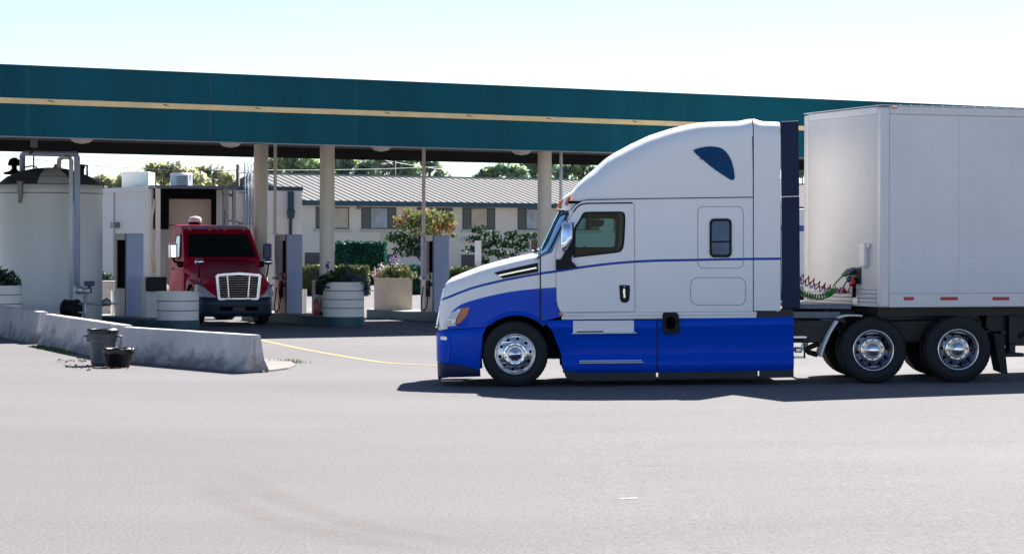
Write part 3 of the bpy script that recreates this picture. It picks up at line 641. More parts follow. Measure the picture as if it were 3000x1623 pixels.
# transfer pump and meter in front of the tank
YM = 58.9
t = thing('pump_station', 'pipework with a meter and hand valve in front of the tank', 'pump', tuple(Vector((P(250, 930, YM).x, YM, 0))))
q = P(250, 930, YM)
b = MB(); b.tube([Vector((q.x, q.y, 0)), P(250, 860, YM)], 0.045, 10); b.lathe([(0.12, 0.0), (0.12, 0.03), (0.05, 0.03)], (q.x, q.y, 0), n=12); part('riser_pipe', b, M['galv'], t)
b = MB(); b.tube([P(224, 890, YM), P(300, 889, YM), P(350, 889, YM)], [0.03, 0.04, 0.022], 10); b.tube([P(222, 915, YM), P(250, 916, YM)], 0.03, 8); part('horizontal_pipe', b, M['galv'], t)
b = MB(); b.tube([P(299, 888, YM), P(325, 887, YM)], 0.075, 12); b.ell(P(312, 883, YM), (0.09, 0.08, 0.08)); part('hand_valve', b, M['grey_metal'], t)
b = MB(); b.ell(P(233, 850, YM), (0.13, 0.1, 0.11)); b.tube([P(236, 852, YM), P(266, 852, YM)], 0.08, 10); part('gear_pump', b, M['galv'], t)
m0 = P(262, 833, YM); b = MB(); b.box(m0.x-0.12, m0.x+0.12, m0.y-0.1, m0.y+0.1, m0.z-0.04, m0.z+0.08); b.lathe([(0.05, m0.z-0.04), (0.075, m0.z-0.2), (0, m0.z-0.2)], (m0.x, m0.y, 0), n=12); part('meter_head', b, M['pump_navy'], t, bevel=0.02)
t = thing('hose_reel', 'dark hose reel wound with black hose behind the barrier', 'hose reel', tuple(Vector((P(205, 930, YM).x, YM+.05, 0))))
q = P(212, 906, YM); ax = Vector((0.9, -0.43, 0)).normalized()
b = MB(); b.tube([q-ax*0.2, q-ax*0.19], 0.25, 28); part('side_disc', b, M['bin_grey'], t)
b = MB(); b.tube([q+ax*0.13, q+ax*0.14], 0.25, 28); part('side_disc', b, M['black'], t)
b = MB()
for k in range(6):
    cc = q+ax*(-0.16+0.055*k)
    pr = ax.cross(Vector((0, 0, 1))).normalized(); b.tube([cc+(pr*math.cos(a)+Vector((0, 0, 1))*math.sin(a))*0.2 for a in [2*math.pi*i/24 for i in range(25)]], 0.03, 6, False)
part('wound_hose', b, M['black'], t)
b = MB(); b.box(q.x-0.2, q.x+0.16, q.y-0.05, q.y+0.05, 0, q.z-0.24); part('stand', b, M['grey_metal'], t)
# ---------------------------------------------------------------- white flat-roofed block behind the pumps, with a loading dock
Pc = P(440, 546, 75.0); Pr = P(885, 549, 76.3); Pl = P(150, 558, 80.0)
ztop = Pc.z
t = thing('service_building', 'white flat-roofed service building behind the red truck', 'building', ((Pc.x+Pr.x)/2, 80, 0))
def wallframe(a, b_):
    a = Vector((a.x, a.y, 0)); d = Vector((b_.x-a.x, b_.y-a.y, 0)); L_ = d.length; d.normalize(); n = Vector((-d.y, d.x, 0))
    return (lambda s, q, z: a+d*s+n*q+Vector((0, 0, z))), L_
fr_, Lr = wallframe(Pc, Pr); fl_, Ll = wallframe(Pl, Pc)
b = MB(); b.box(0.0, Lr, 0, 7, 0, ztop-0.10, fr_); part('wall', b, M['wall2'], t)
b = MB(); b.box(-0.02, Lr+0.03, -0.03, 7.03, ztop-0.097, ztop+0.03, fr_); part('parapet', b, M['teal_dark'], t)
b = MB(); b.box(0, Ll-0.03, 0.01, 5, 0, ztop-0.17, fl_); part('wall', b, M['wall2'], t)
b = MB(); b.box(-0.03, Ll-0.03, -0.03, 5, ztop-0.167, ztop-0.02, fl_); part('parapet', b, M['wall2'], t)
s = Ll*0.62
for px in (369,):
    e = P(px, 700, 77.0); ss = (Vector((e.x, e.y, 0))-fl_(0, 0, 0)).dot((fl_(1, 0, 0)-fl_(0, 0, 0)))
    b = MB(); b.box(ss-0.03, ss+0.03, -0.025, 0.009, 0, ztop-0.17, fl_); part('corner_trim', b, M['cream'], t)
    b = MB(); b.box(ss+0.1, ss+0.35, -0.2, 0.009, 2.62, 2.8, fl_); part('wall_light', b, M['grey_metal'], t)
def sr(px): 
    p = PP(px, 600, ((fr_(0, 1, 0)-fr_(0, 0, 0)).x, (fr_(0, 1, 0)-fr_(0, 0, 0)).y), (fr_(0, 1, 0)-fr_(0, 0, 0)).dot(fr_(0, 0, 0)))
    return (Vector((p.x, p.y, 0))-fr_(0, 0, 0)).dot(fr_(1, 0, 0)-fr_(0, 0, 0))
sd = sr(851)
b = MB(); b.box(sd-0.045, sd+0.045, -0.1, -0.01, 0.2, ztop-0.7, fr_); part('downpipe', b, M['teal_dark'], t)
b = MB(); b.hexa([fr_(sd-0.09, -0.18, ztop-0.98), fr_(sd+0.09, -0.18, ztop-0.98), fr_(sd+0.09, -0.01, ztop-0.98), fr_(sd-0.09, -0.01, ztop-0.98)], [fr_(sd-0.12, -0.22, ztop-0.72), fr_(sd+0.12, -0.22, ztop-0.72), fr_(sd+0.12, -0.01, ztop-0.72), fr_(sd-0.12, -0.01, ztop-0.72)]); b.box(sd-0.09, sd+0.09, -0.16, -0.01, ztop-0.72, ztop-0.12, fr_); part('rain_head', b, M['teal_dark'], t, bevel=0.01)
for i, px in enumerate((716.5, 726, 735, 743)):                        # vent pipes strapped to the wall
    q = sr(px); b = MB(); b.tube([fr_(q, -0.09, 0.5), fr_(q, -0.09, ztop+0.78)], 0.028, 8); part('vent_pipe', b, M['galv'], t)
for py in (564, 656):
    z = CAMZ-(py+2.6-HOR)*75.5/F; q = sr(730); b = MB(); b.box(q-0.35, q+0.35, -0.06, -0.01, z-0.02, z+0.02, fr_); part('pipe_bracket', b, M['grey_metal'], t)
q = sr(690); b = MB(); b.tube([fr_(q-.25, -0.02, 2.84), fr_(q-.1, -0.2, 2.86), fr_(q+.15, -0.3, 2.78)], 0.025, 6); part('wall_hook', b, M['grey_metal'], t)
# roof units stand on the roof
p0, p1 = P(357, 520, 79.5), P(435, 520, 79.5)
b = MB(); b.box(p0.x, p1.x, 79.5, 81, ztop-0.05, CAMZ-(503+3.7-HOR)*79.5/F)
t = thing('rooftop_box', 'plain grey boxy unit on the roof of the white building', 'roof unit', ((p0.x+p1.x)/2, 80.2, ztop)); part('housing', b, M['tank'], t, bevel=0.02)
p0, p1 = P(499, 520, 80), P(551, 520, 80)
t = thing('rooftop_unit', 'louvred air conditioning unit on the roof of the white building', 'roof unit', ((p0.x+p1.x)/2, 80.6, ztop))
zt_ = CAMZ-(512+3-HOR)*80/F
b = MB(); b.box(p0.x, p1.x, 80, 81.2, ztop-0.05, zt_); part('housing', b, M['galv'], t, bevel=0.02)
b = MB()
for k in range(6):
    z = ztop+0.08+k*(zt_-ztop-0.1)/6; b.box(p0.x+0.22, p1.x-0.02, 79.97, 79.998, z, z+0.025)
part('louvre', b, M['bin_grey'], t)
b = MB(); b.lathe([(0.4, zt_+.002), (0.36, zt_+0.06), (0, zt_+0.07)], ((p0.x+p1.x)/2, 80.6, 0), n=20); part('fan_cowl', b, M['galv'], t)
# loading dock shelter in front of the wall
t = thing('dock_shelter', 'loading dock shelter with black pads and steel frame over a beige door', 'dock shelter', tuple(fr_(sr(560), -1, 0)))
def zz(py, Y=74.6, px=550): return P(px, py, Y).z
s0, s1, s2, s3, s4, s5 = sr(449), sr(489), sr(617), sr(627), sr(648), sr(672)
b = MB(); b.box(s0, s1, -0.55, -0.01, zz(672), zz(556)-.15, fr_); part('side_pad', b, M['dock_pad'], t, bevel=0.03)
b = MB(); b.box(s2, s3, -0.55, -0.01, zz(672), zz(556)-.15, fr_); part('side_pad', b, M['dock_pad'], t, bevel=0.03)
b = MB(); b.box(s0, s3, -0.56, -0.01, zz(582), zz(553), fr_); part('head_pad', b, M['dock_pad'], t, bevel=0.03)
M['beige_door'] = mat('beige_door', (0.60, 0.47, 0.38), 0.6, var=0.06, vscale=1)
b = MB(); b.box(s1, s2, -0.12, -0.01, 0.6, zz(583), fr_); part('dock_door', b, M['beige_door'], t)
b = MB(); b.box(s1+.002, s2-.002, -0.16, -0.121, zz(661), zz(659), fr_); part('door_bar', b, M['brown'], t)
b = MB(); b.box(sr(439), s5+0.05, -1.5, -0.01, zz(552)-0.02, zz(546.5), fr_); part('canopy_roof', b, M['bin_grey'], t)
for i, (pa, pb_) in enumerate(((441, 453), (634, 649), (662, 670))):
    b = MB(); b.box(sr(pa), sr(pb_), -1.45, -1.25, 0, zz(552)-.023, fr_); part('steel_post', b, M['beige'] if i == 0 else M['grey_metal'], t)
b = MB(); sl_ = sr(418); b.box(sl_, sl_+0.1, -1.42, -1.3, 0, zz(556), fr_); part('steel_post', b, M['beige'], t)
for (pa, ya, pb_, yb) in ((420, 680, 438, 585), (424, 690, 438, 800), (421, 682, 446, 679)):
    A = fr_(sr(pa), -1.36, zz(ya, 73.6)); B = fr_(sr(pb_), -1.36, zz(yb, 73.6)); b = MB(); b.tube([A, B], 0.05, 6); part('brace', b, M['beige'], t)
A = fr_(sr(632), -1.3, zz(556)-.1); B = fr_(sr(668), -1.3, zz(575)); b = MB(); b.tube([A, B], 0.05, 6); part('brace', b, M['grey_metal'], t)
b = MB(); q = sr(466); b.lathe([(0.0, 0.3), (0.15, 0.3), (0.15, zz(674)), (0, zz(674))], tuple(fr_(q, -0.45, 0)), n=20); part('dock_bumper', b, M['cream'], t)
# grey wall and shrub behind the left dispenser
b = MB(); p0, p1 = P(296, 900, 66), P(345, 900, 66)
b.box(p0.x, p1.x, 66, 66.4, 0, CAMZ-(823+4-HOR)*66/F); solo('block_wall', b, M['concrete'], 'low grey concrete wall between the tank and the left dispenser', 'wall', bevel=0.02)
p = P(312, 815, 66.8)
foliage('shrub', 'small dark shrub behind the low grey wall', 'shrub', (p.x, p.y, p.z-0.25), [M['leaf_dark']], [(0, (0, 0, 0.2), (0.22, 0.2, 0.2), 220, 0.045), (0, (-0.1, 0, 0.3), (0.1, 0.1, 0.15), 80, 0.04), (0, (0, 0, -.4), (0.2, 0.2, 0.5), 100, 0.05)])
# ---------------------------------------------------------------- two-storey motel
E0 = P(897, 598, 132)
CM = E0.x*CN[0]+E0.y*CN[1]
om = Vector((E0.x, E0.y, 0)); fm = fr(om); ZE = 4.33; LM = 44.0; DM = 13.0
mo = thing('motel', 'long two-storey cream motel with a ribbed metal roof', 'motel', tuple(fm(LM/2, DM/2, 0)))
def am(px, py=640):
    p = PP(px, py, CN, CM); return (p-om).dot(U), p.z
b = MB(); b.box(0.1, LM, 0.0, DM, -0.8, ZE-0.02, fm); part('wall', b, M['wall'], mo)
RH = 1.62; RD = DM/2; OV = 0.75
def rz(d): return ZE+0.12+(d+OV)*RH/(RD+OV)
def roofpt(a, d, up=0): return fm(a, d, (rz(d) if d <= RD else rz(2*RD-d))+up)
b = MB()
for k in range(2):
    d0, d1 = ((-OV, RD), (RD, DM+OV))[k]
    b.hexa([roofpt(-0.5, d0), roofpt(LM+.5, d0), roofpt(LM+.5, d1), roofpt(-0.5, d1)], [roofpt(-0.5, d0, .06), roofpt(LM+.5, d0, .06), roofpt(LM+.5, d1, .06), roofpt(-0.5, d1, .06)])
rf = part('roof', b, M['roof_metal'], mo, recalc='keep')
b = MB(); a = -0.42
while a < LM+.45:
    b.hexa([roofpt(a-.03, -OV, .055), roofpt(a+.03, -OV, .055), roofpt(a+.03, RD-.05, .055), roofpt(a-.03, RD-.05, .055)], [roofpt(a-.025, -OV, .10), roofpt(a+.025, -OV, .10), roofpt(a+.025, RD-.05, .10), roofpt(a-.025, RD-.05, .10)]); a += 0.45
part('standing_seam', b, M['seam'], rf)
b = MB(); b.hexa([roofpt(-.5, RD-.3, .0), roofpt(LM+.5, RD-.3, .0), roofpt(LM+.5, RD+.3, .0), roofpt(-.5, RD+.3, .0)], [roofpt(-.5, RD-.2, .16), roofpt(LM+.5, RD-.2, .16), roofpt(LM+.5, RD+.2, .16), roofpt(-.5, RD+.2, .16)]); part('ridge_cap', b, M['roof_metal'], rf)
b = MB(); b.box(-0.52, LM+.52, -OV-0.12, -OV-0.002, ZE-0.1, ZE+0.16, fm); part('gutter', b, M['teal_dark'], mo)
b = MB(); b.hexa([roofpt(-.6, -OV-.1, -.22), roofpt(-.503, -OV-.1, -.22), roofpt(-.503, RD, -.22), roofpt(-.6, RD, -.22)], [roofpt(-.6, -OV-.1, .1), roofpt(-.503, -OV-.1, .1), roofpt(-.503, RD, .1), roofpt(-.6, RD, .1)]); part('rake_board', b, M['teal_dark'], mo)
b = MB(); b.add([fm(0.1, 0, ZE-.02), fm(0.1, DM, ZE-.02), roofpt(0.1, RD, -.01)], [(0, 1, 2)]); part('gable', b, M['wall'], mo)
b = MB(); b.box(-0.5, LM+.5, -OV, -0.002, ZE-0.06, ZE-0.03, fm); part('eave_soffit', b, M['wall'], mo)
def window(px0, px1, py0, py1, kind):
    a0, z1 = am(px0, py0); a1, z0 = am(px1, py1)
    fo = MB(); t_ = 0.06
    fo.box(a0, a1, -0.02, -0.003, z1-t_, z1, fm); fo.box(a0, a1, -0.02, -0.003, z0, z0+t_, fm); fo.box(a0, a0+t_, -0.02, -0.003, z0+t_, z1-t_, fm); fo.box(a1-t_, a1, -0.02, -0.003, z0+t_, z1-t_, fm)
    wI = a1-a0; cuts = {'3': (0.26, 0.76), '2': (0.4,), '1': ()}[kind[0]]
    for c_ in cuts: fo.box(a0+wI*c_-0.035, a0+wI*c_+0.035, -0.02, -0.003, z0+t_, z1-t_, fm)
    o = part('window', fo, M['win_frame'], mo)
    e = [0]+list(cuts)+[1]
    for i in range(len(e)-1):
        mk = {'d': 'win_glass', 'c': 'curtain', 'w': 'warm_glass'}[kind[1+i]]
        b = MB(); b.box(a0+wI*e[i]+0.04, a0+wI*e[i+1]-0.04, -0.012, -0.004, z0+t_, z1-t_, fm); part('pane', b, M[mk], o)
    b = MB(); b.box(a0-0.08, a1+0.08, -0.09, -0.001, z0-0.17, z0-0.003, fm); part('sill', b, M['cream'], o)
window(925, 1023, 606, 671, '2dw'); window(1059, 1161, 606.5, 671.5, '3dcd'); window(1222, 1326, 608, 672, '3ddd'); window(1355, 1451, 608.5, 672.8, '3dwd'); window(1517, 1612, 610, 674, '3dcd')
window(1660, 1756, 612, 675, '3dcd'); window(1800, 1896, 614, 676, '3dcd')
window(893, 985, 740, 800, '2dd'); window(1118, 1163, 745, 803, '2dd'); window(1352, 1392, 746, 804, '1d'); window(1560, 1640, 748, 806, '2dd')
for px0, px1, py0, py1 in ((1118, 1180, 684, 704), (1352, 1400, 694, 708), (1560, 1610, 690, 706)):
    a0, z1 = am(px0, py0); a1, z0 = am(px1, py1); b = MB(); b.box(a0, a1, -0.16, -0.003, z0, z1, fm)
    o = part('wall_air_conditioner', b, M['wall'], mo); b = MB()
    for k in range(4): b.box(a0+.05, a1-.05, -0.185, -0.161, z0+0.04+k*(z1-z0)/4.4, z0+0.07+k*(z1-z0)/4.4, fm)
    part('grille', b, M['grey_metal'], o)
for px in (1065-14,): 
    a0, z1 = am(px, 603); b = MB(); b.box(a0-.1, a0+.1, -0.15, -0.003, z1-.2, z1-.02, fm); part('eave_light', b, M['grey_metal'], mo)
# ---------------------------------------------------------------- hedges, shrubs, small trees by the motel
M['hedge'] = leafmat('hedge_leaf', (0.010, 0.085, 0.05), (0.025, 0.14, 0.08), 1.5, 0.25)
M['hedge_pale'] = leafmat('hedge_pale_leaf', (0.06, 0.09, 0.025), (0.2, 0.23, 0.09), 1.2)
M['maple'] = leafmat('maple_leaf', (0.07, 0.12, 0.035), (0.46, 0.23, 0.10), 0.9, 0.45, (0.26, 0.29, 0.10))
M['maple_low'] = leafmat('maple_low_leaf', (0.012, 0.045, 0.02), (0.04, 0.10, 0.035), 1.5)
M['tree_a'] = leafmat('hazed_pale_leaf', (0.29, 0.33, 0.20), (0.73, 0.72, 0.44), 0.9, 0.65, dark=0.2)  # leaf colour lightened to stand in for haze and backlight on far trees
M['tree_b'] = leafmat('hazed_blue_leaf', (0.12, 0.23, 0.26), (0.44, 0.59, 0.36), 0.7, 0.6, dark=0.2)  # distance haze put into this leaf colour too
def hedge(name, label, px0, px1, ytop, Y, depth, size, m, n, zb=0.0, group=None):
    p0, p1 = P(px0, ytop, Y), P(px1, ytop, Y); zt_ = (p0.z+p1.z)/2
    b = MB(); b.box(p0.x+.06, p1.x-.06, Y+.06, Y+depth-.06, zb, zt_-.06); rg = random.Random(int(px0))
    for k in range(n):
        fce = rg.random(); x = rg.uniform(p0.x, p1.x); z = rg.uniform(zb, zt_); y = Y+rg.uniform(-.03, .04)
        if fce > 0.62: z = zt_+rg.gauss(0, .035); y = rg.uniform(Y, Y+depth)
        elif fce > 0.5: x = p0.x if rg.random() < .5 else p1.x; y = rg.uniform(Y, Y+depth)
        b.leaves((x, y, z), (.03, .03, .03), 1, size, rg)
    return solo(name, b, m, label, 'hedge', Vector(((p0.x+p1.x)/2, Y+depth/2, zb)), group)
hedge('clipped_hedge', 'tall square clipped dark green hedge against the motel wall', 984, 1127, 713.5, 124, 2.0, 0.09, M['hedge'], 5200)
hedge('low_hedge', 'low trimmed hedge behind the planters with a sunlit pale top', 884, 1078, 783, 98, 1.1, 0.07, M['hedge_pale'], 2600)
hedge('low_hedge', 'low trimmed hedge just left of the dispenser by the blue truck', 1150, 1240, 783, 101, 1.2, 0.07, M['hedge'], 1500)
hedge('low_hedge', 'low trimmed hedge showing over the hood of the blue truck', 1318, 1420, 790, 99, 1.2, 0.07, M['hedge_pale'], 1600)
def tree(name, label, px, Y, ybase, mats, blobs, leaf, group=None, cat='tree', limbs=6, rt=0.09, seed=1, skyline=None):
    rg = random.Random(seed); p = P(px, 700, Y); zb = ybase
    root = thing(name, label, cat, (p.x, p.y, zb), 0, group)
    s = Y/F; tb = MB(); crown = MB()
    cs = []
    for (bx, by, rx, ry, n, mi) in blobs:
        q = P(bx, by, Y); cs.append(q)
        crown.mi = mi; crown.leaves((q.x, q.y+rg.uniform(-.3, .3)*rx*s, q.z), (rx*s*(1.15 if Y < 140 else 1), rx*s*(0.9 if Y < 140 else 0.45), ry*s), int(n*(.6 if Y < 140 else 1)), leaf, rg, 0.2)
    top = Vector((sum(c.x for c in cs)/len(cs), p.y, max(c.z for c in cs)))
    fork = Vector((p.x, p.y, zb+(top.z-zb)*0.4))
    tb.tube([Vector((p.x, p.y, zb)), lerp(Vector((p.x, p.y, zb)), fork, .5)+Vector((rg.uniform(-.1, .1), 0, 0)), fork, lerp(fork, top, .6)], [rt, rt*.85, rt*.7, rt*.3], 8)
    for c in cs[:limbs]:
        tb.tube([fork+Vector((0, 0, rg.uniform(-.3, .3))), lerp(fork, c, .55)+Vector((0, 0, .1)), c], [rt*.5, rt*.33, rt*.12], 6)
    part('trunk', tb, M['bark'], root); part('crown', crown, mats, root, recalc=False)
    return root
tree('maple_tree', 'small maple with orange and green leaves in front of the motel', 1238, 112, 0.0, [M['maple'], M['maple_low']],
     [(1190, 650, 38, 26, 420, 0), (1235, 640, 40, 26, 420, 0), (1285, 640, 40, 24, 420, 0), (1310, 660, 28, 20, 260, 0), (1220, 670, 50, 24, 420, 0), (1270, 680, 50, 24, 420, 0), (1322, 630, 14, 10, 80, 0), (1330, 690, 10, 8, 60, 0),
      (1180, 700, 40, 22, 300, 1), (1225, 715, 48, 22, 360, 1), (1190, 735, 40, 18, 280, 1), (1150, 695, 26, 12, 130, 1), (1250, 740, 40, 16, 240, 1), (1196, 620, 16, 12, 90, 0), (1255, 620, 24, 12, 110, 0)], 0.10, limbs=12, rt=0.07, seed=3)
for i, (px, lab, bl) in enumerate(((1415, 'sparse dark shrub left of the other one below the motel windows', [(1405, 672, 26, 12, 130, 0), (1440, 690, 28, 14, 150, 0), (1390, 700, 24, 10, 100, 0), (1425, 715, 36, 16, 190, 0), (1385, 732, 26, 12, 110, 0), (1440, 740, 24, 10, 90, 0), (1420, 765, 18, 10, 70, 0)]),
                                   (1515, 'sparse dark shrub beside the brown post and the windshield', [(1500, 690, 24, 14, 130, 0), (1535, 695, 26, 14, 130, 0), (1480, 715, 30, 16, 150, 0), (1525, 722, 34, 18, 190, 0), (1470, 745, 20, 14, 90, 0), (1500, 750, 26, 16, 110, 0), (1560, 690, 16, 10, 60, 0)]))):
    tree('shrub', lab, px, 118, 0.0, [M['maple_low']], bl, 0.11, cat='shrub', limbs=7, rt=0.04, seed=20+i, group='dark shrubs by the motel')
p = P(1512, 770, 84)
foliage('lavender_bush', 'flowering lavender bush seen above the blue truck hood', 'bush', (p.x, p.y, 0.0), [M['hedge_pale'], M['fl_lav']],
        [(0, (0, 0, 0.9), (0.75, 0.6, 0.75), 900, 0.06), (1, (-0.1, -0.1, 1.42), (0.62, 0.5, 0.32), 620, 0.035), (1, (0.3, 0, 1.62), (0.34, 0.3, 0.26), 320, 0.035), (0, (-0.2, -0.3, 1.2), (0.6, 0.4, 0.22), 260, 0.05)])
p = P(1401, 735, 92)
t = thing('sign_board', 'narrow white sign board on a post before the motel shrubs', 'sign', (p.x, p.y, 0))
b = MB(); w_ = 9.5*92/F; b.box(p.x-w_, p.x+w_, p.y, p.y+0.04, P(1401, 773, 92).z, P(1401, 705, 92).z); part('panel', b, M['white'], t)
b = MB(); b.box(p.x-0.03, p.x+0.03, p.y+0.043, p.y+0.1, 0, p.z); part('post', b, M['galv'], t)
b = MB(); b.box(p.x-w_, p.x+w_*.9, p.y-0.02, p.y-0.002, P(1401, 776, 92).z, P(1401, 767, 92).z); part('foot_plate', b, M['galv'], t)
p = P(1566, 720, 90)
t = thing('utility_post', 'square brown utility post beside the lavender', 'post', (p.x, p.y, 0))
b = MB(); b.box(p.x-0.12, p.x+0.12, p.y, p.y+0.2, 0, P(1566, 703, 90).z); part('post', b, M['brown'], t, bevel=0.02)
b = MB(); b.box(p.x-0.14, p.x+0.14, p.y-0.02, p.y+0.22, P(1566, 703, 90).z, P(1566, 700, 90).z); part('cap', b, M['grey_metal'], t)
# ---------------------------------------------------------------- background trees
def bigtree(px, Y, x0, x1, ytop, ybot, nb, nl, leaf, mats, label, seed, name='broadleaf_tree'):
    rg = random.Random(seed); bl = []
    for k in range(nb):
        u = (k+0.5)/nb; x = lerp(x0, x1, rg.random()); e = 1-abs((x-(x0+x1)/2)/((x1-x0)/2))**3.2
        yt = lerp(ybot, ytop, 0.52+0.48*e); r = rg.uniform(.13, .22)*(x1-x0)
        y = yt+r*0.7 if k % 2 else lerp(yt+r*0.7, ybot, rg.random())
        bl.append((x, y, r, r*0.7, int(nl*.11*(x1-x0)/150)+8, rg.randrange(len(mats))))
    tree(name, label, px, Y, 0.0, mats, bl, leaf*1.15, 'trees behind the motel and the service building', limbs=10, rt=0.25, seed=seed)
M['tree_a2'] = leafmat('hazed_olive_leaf', (0.22, 0.27, 0.20), (0.62, 0.61, 0.36), 0.9, 0.6, dark=0.2)  # olive leaves, paled in colour for distance haze and backlight
M['tree_b2'] = leafmat('hazed_green_leaf', (0.14, 0.25, 0.17), (0.60, 0.65, 0.34), 0.7, 0.6, dark=0.2)  # green leaves, paled in colour for distance haze and backlight
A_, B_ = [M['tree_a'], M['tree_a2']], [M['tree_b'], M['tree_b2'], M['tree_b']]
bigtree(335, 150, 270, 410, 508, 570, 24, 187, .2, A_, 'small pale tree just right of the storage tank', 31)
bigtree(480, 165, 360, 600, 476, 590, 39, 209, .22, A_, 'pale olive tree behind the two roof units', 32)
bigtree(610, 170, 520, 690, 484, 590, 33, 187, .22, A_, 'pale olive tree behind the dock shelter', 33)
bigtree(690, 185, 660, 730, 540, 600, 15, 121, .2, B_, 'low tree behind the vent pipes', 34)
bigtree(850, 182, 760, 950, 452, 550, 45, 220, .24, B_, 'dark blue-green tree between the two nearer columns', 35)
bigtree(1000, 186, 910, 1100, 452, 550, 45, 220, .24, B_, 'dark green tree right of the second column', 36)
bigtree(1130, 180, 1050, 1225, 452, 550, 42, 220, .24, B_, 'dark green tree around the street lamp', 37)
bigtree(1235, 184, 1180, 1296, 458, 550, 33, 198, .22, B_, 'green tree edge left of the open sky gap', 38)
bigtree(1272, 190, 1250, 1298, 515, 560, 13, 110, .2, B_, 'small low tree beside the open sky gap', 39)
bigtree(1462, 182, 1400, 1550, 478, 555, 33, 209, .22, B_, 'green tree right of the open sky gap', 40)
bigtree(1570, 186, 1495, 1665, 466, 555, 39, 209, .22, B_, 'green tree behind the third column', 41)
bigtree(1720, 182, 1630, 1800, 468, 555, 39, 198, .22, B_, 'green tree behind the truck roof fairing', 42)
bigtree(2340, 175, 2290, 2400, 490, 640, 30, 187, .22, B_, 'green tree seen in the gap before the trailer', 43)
# ---------------------------------------------------------------- poles and wires
t = thing('street_lamp', 'tall brown street lamp with a curved arm above the motel roof', 'street lamp', tuple(P(1156, 700, 160)*Vector((1, 1, 0))))
b = MB(); q0, q1 = P(1157, 700, 160), P(1156, 440, 160); q0.z = 0; b.tube([q0, q1], [0.13, 0.10], 10); part('pole', b, M['brown'], t)
b = MB(); b.tube(spline([P(1154, 488, 160), P(1148, 480, 160), P(1136, 477, 160), P(1124, 481, 160)], 5), 0.04, 6); part('arm', b, M['galv'], t)
b = MB(); b.ell(P(1125, 481, 160), (0.22, 0.12, 0.07)); part('lamp_head', b, M['galv'], t)
t = thing('utility_pole', 'wooden utility pole with a short cross arm left of the first column', 'utility pole', tuple(P(697, 700, 120)*Vector((1, 1, 0))))
b = MB(); q0, q1 = P(698, 700, 120), P(697, 497, 120); q0.z = 0; b.tube([q0, q1], [0.12, 0.09], 8); part('pole', b, M['brown'], t)
b = MB(); b.tube(spline([P(697, 508, 120), P(722, 508, 120), P(745, 516, 120)], 4), 0.035, 6); part('cross_arm', b, M['grey_metal'], t)
b = MB(); b.lathe([(0.05, -0.05), (0.09, 0), (0.09, 0.25), (0, 0.27)], tuple(P(697, 497, 120)), n=10); part('insulator', b, M['grey_metal'], t)
for i, (a, c, s, lab) in enumerate(((P(-40, 448, 125), P(745, 500, 120), 1.2, 'thin overhead wire sagging in the sky over the tank'), (P(600, 497, 122), P(1300, 488, 170), 0.5, 'thin overhead wire running to the utility pole'), (P(1000, 445, 168), P(1320, 500, 175), .4, 'thin overhead wire in front of the dark trees'))):
    pts = [lerp(a, c, k/20)-Vector((0, 0, s*4*(k/20)*(1-k/20)*.25)) for k in range(21)]
    b = MB(); b.tube(pts, 0.014, 5); solo('overhead_wire', b, M['grey_metal'], lab, 'wire', None, 'overhead wires')
# ---------------------------------------------------------------- parked box truck seen through the gap and under the trailer
M['stripe_blue'] = mat('stripe_blue', (0.02, 0.07, 0.30), 0.4)
YB = 60.0; x0, x1 = P(1960, 700, YB).x, P(2900, 700, YB).x; zt_ = CAMZ+106*YB/F
t = thing('parked_box_trailer', 'white parked box trailer with a blue stripe behind the blue truck', 'trailer', ((x0+x1)/2, YB+1.2, 0))
b = MB(); b.box(x0, x1, YB, YB+2.4, 1.0, zt_); part('box_body', b, M['white'], t, bevel=0.03)
b = MB(); b.box(x0+.01, x1-.01, YB-0.012, YB-0.002, CAMZ+40*YB/F, CAMZ+57*YB/F); part('side_stripe', b, M['stripe_blue'], t)
b = MB(); b.box(x0+.01, x1-.01, YB-0.02, YB-0.002, 1.0, 1.12); part('bottom_rail', b, M['grey_metal'], t)
b = MB(); b.box(x0+.3, x1-.3, YB+0.7, YB+1.7, 0.75, 0.997); part('underframe', b, M['black'], t)
for px in (2726, 2812):
    cc = P(px, 890, YB); cc.z = 0.5
    w_ = thing('wheel', None, None, (cc.x, YB+0.03, 0.5)); w_.parent = t; w_.matrix_parent_inverse = Matrix(); w_.location = (cc.x-(x0+x1)/2, -1.17, 0.5); WM[w_] = Matrix.Translation((cc.x, YB+0.03, 0.5))
    b = MB(); b.lathe([(0.29, 0.02), (0.3, 0), (0.48, 0), (0.5, 0.03), (0.5, 0.25), (0.3, 0.27)], axis='y', n=36); part('tyre', b, M['rubber'], w_, world=False)
    b = MB(); b.lathe([(0.3, 0.01), (0.27, 0.04), (0.15, 0.06), (0.1, 0.0), (0.0, -0.01)], axis='y', n=32); part('rim', b, M['white'], w_, world=False)
